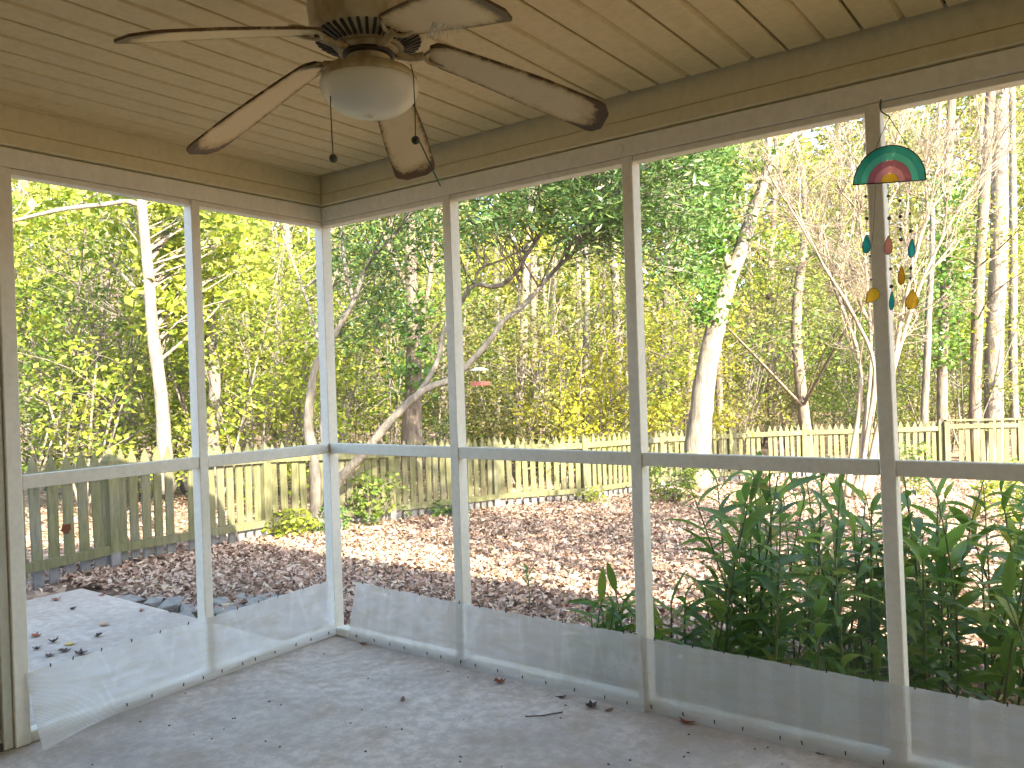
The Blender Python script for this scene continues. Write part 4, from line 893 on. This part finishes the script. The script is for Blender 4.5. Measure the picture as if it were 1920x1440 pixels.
for q in range(70):
    p = on_plane(rng.uniform(150, 1700), rng.uniform(1210, 1440), 2, 0.001)
    if p[0] > 0.05 and p[1] < -0.03: mb.box(p+np.array([-.003, -.003, 0]), p+np.array([rng.uniform(0, .006), rng.uniform(0, .004), 0.003]), 0.0005)
o = link(bpy.data.objects.new('floor_debris', mesh_of('floor_debris', mb.v, mb.f, 'dead_dark'))); tag(o, 'tiny dark specks of debris scattered on the porch floor', 'debris', kind='stuff')
rl = at_depth(124, 993, 3.30)
mb = MB(); ol = maple_outline(np.random.default_rng(5)); sc_ = 0.028; t1 = np.array([0, 1, 0.0]); t2 = np.array([0, 0.1, 1.0]); rl = on_plane(124, 993, 0, -0.062)
mb.prism([(sc_*u, -sc_*w_) for u, w_ in ol], rl, t1, t2, 0.002); single('dead_leaf', 'rust red maple leaf caught on the leftmost screen', 'leaf', mb, 'dead_red', rl)

# flat stones along the patio edge
rng = np.random.default_rng(31)
for i, (px, py, sx_, sy_, lb) in enumerate([(243, 1119, .17, .09, 'pale flat stone farthest left in the row beside the patio'), (290, 1124, .14, .08, 'small flat stone second from the left beside the patio'), (322, 1132, .19, .09, 'long grey stone touching the patio edge'),
        (356, 1139, .14, .08, 'mossy stone left of the second post'), (352, 1153, .16, .06, 'thin dark stone at the patio edge left of the second post'), (418, 1146, .16, .09, 'grey stone just right of the second post'), (446, 1136, .17, .09, 'flat stone in the middle of the right hand row'),
        (474, 1127, .15, .09, 'flat stone right of the middle of the row by the mesh top'), (505, 1116, .16, .09, 'flat stone at the right end of the row by the mesh top'), (455, 1117, .14, .07, 'small dark stone behind the right hand row'), (412, 1128, .13, .07, 'small stone behind the row right of the second post')]):
    p = on_plane(px, py, 2, -0.11); a = rng.uniform(-0.4, 0.4)-0.3; bm = MB().box((-sx_*.6, -sy_*.75, -0.06), (sx_*.6, sy_*.75, rng.uniform(-0.005, 0.02)), 0.012)
    v = [(x+rng.uniform(-.012, .012), y+rng.uniform(-.012, .012), z) for x, y, z in bm.v]; o = link(bpy.data.objects.new('paving_stone', mesh_of('paving_stone', v, bm.f, 'stone'))); o.location = tuple(p); o.rotation_euler = (rng.uniform(-.05, .05), rng.uniform(-.05, .05), a); tag(o, lb, 'stone', 'edging stones beside the patio')

# ================================================================== GINGER LILY BED
def ginger_leaf_mesh(L, W, arch, twist, seed):
    n = 8; V = []; F_ = []
    for i in range(n+1):
        t = i/n; w = W*math.sin(math.pi*min(1, t*0.93+0.05))**0.8*(1-0.35*t); ang = arch*t
        x = L*(math.sin(ang)/arch if arch > 0.01 else t) if False else L*t*math.cos(arch*t*0.5); z = -L*t*math.sin(arch*t*0.5); tw_ = twist*t
        for s_ in (-1, 0, 1): V.append((x, s_*w*0.5*math.cos(tw_), z+abs(s_)*w*0.16+s_*w*0.5*math.sin(tw_)))
    for i in range(n):
        for j in range(2): a = i*3+j; F_.append((a, a+1, a+4, a+3))
    return mesh_of('leaf', V, F_, 'leaf_ginger', True)
GLM = [ginger_leaf_mesh(1.0, W, a, t, 0) for W, a, t in ((0.23, 0.6, 0.3), (0.25, 0.9, -0.4), (0.21, 1.2, 0.5), (0.26, 0.3, -0.2), (0.22, 1.5, 0.2), (0.24, 0.7, 0.8))]
def ginger():
    rng = np.random.default_rng(12); spots = []
    for _ in range(12): spots.append((rng.uniform(1.40, 1.9), rng.uniform(0.22, 0.5), rng.uniform(0.26, 0.44)))
    for _ in range(64): spots.append((rng.uniform(1.92, 2.95), rng.uniform(0.2, 1.5), rng.uniform(0.5, 1.02)))
    for _ in range(48): spots.append((rng.uniform(2.9, 4.2), rng.uniform(0.2, 1.6), rng.uniform(0.55, 1.06)))
    for (x, y, h) in spots:
        z = float(gz(x, y))-0.01; hh = h-0+0.05*rng.normal()
        hw = 'tall' if h > 0.86 else ('mid height' if h > 0.68 else 'low'); row = 'against the mesh panel' if y < 0.55 else ('in the middle row' if y < 1.05 else 'in the back row')
        if x < 1.9: lb, g = ('taller' if h > 0.35 else 'shorter')+' ginger lily shoot '+('just left of' if x > 1.65 else 'farther left of')+' the middle post', 'short ginger shoots by the middle post'
        elif x < 2.83: lb, g = f"{hw} ginger lily {row}, {'near the middle post' if x < 2.2 else ('midway between posts' if x < 2.55 else 'just left of the chime post')}", 'ginger lily stems left of the wind chime post'
        else: lb, g = f"{hw} ginger lily {row}, {'just right of the chime post' if x < 3.1 else 'at the right edge'}", 'ginger lily stems right of the wind chime post'
        root = thing('ginger_lily', lb, 'plant', (x, y, z), g)
        lean = rng.normal(0, 0.10, 2); curve = rng.normal(0, 0.08, 2); H = h+0.10
        if y < 0.5: lean[1] = abs(lean[1])*0.6; curve[1] = abs(curve[1])*0.5
        path = [np.array([lean[0]*t*H+curve[0]*t*t*H, lean[1]*t*H+curve[1]*t*t*H, H*t]) for t in np.linspace(0, 1, 7)]
        part(root, 'stem', MB().tube(path, list(np.linspace(0.0065, 0.003, 7)), 6), 'ginger_stem', True, True)
        nl = int(8+h*13); a0 = rng.uniform(0, 6.28)
        for i in range(nl):
            t = 0.12+0.88*(i+0.6)/nl; k_ = min(5, int(t*6)); p = path[k_]+(path[k_+1]-path[k_])*(t*6-k_) if t < 1 else path[-1]
            o = link(bpy.data.objects.new('leaf', GLM[rng.integers(len(GLM))]), root); o.location = tuple(p)
            yaw = a0+math.pi*i+rng.normal(0, 0.45); pit = -rng.uniform(0.25, 1.05) if i < nl-1 else -1.2; L = rng.uniform(0.14, 0.25)*(0.75 if i >= nl-2 else 1)
            if y+p[1]+1.05*L*math.cos(pit)*math.sin(yaw) < 0.11: yaw = -yaw
            o.rotation_euler = (rng.normal(0, 0.3), pit, yaw); o.scale = (L, L*rng.uniform(0.85, 1.25), L)
ginger()
# young shoot standing alone in the leaves
p = gp(992, 1150); root = thing('seedling', 'single young shoot with upright leaves standing in the leaf litter', 'plant', p)
part(root, 'stem', MB().tube([(0, 0, 0), (0.01, 0, .15), (-.01, 0, .30)], [0.006, 0.005, 0.004], 6), 'ginger_stem', True, True)
rng = np.random.default_rng(4)
for i in range(7):
    o = link(bpy.data.objects.new('leaf', GLM[i % 6]), root); o.location = (0, 0, 0.18+0.02*i); o.rotation_euler = (0, -rng.uniform(0.5, 1.2), rng.uniform(0, 6.28)); o.scale = (0.11,)*3
print('objects', len(bpy.data.objects))
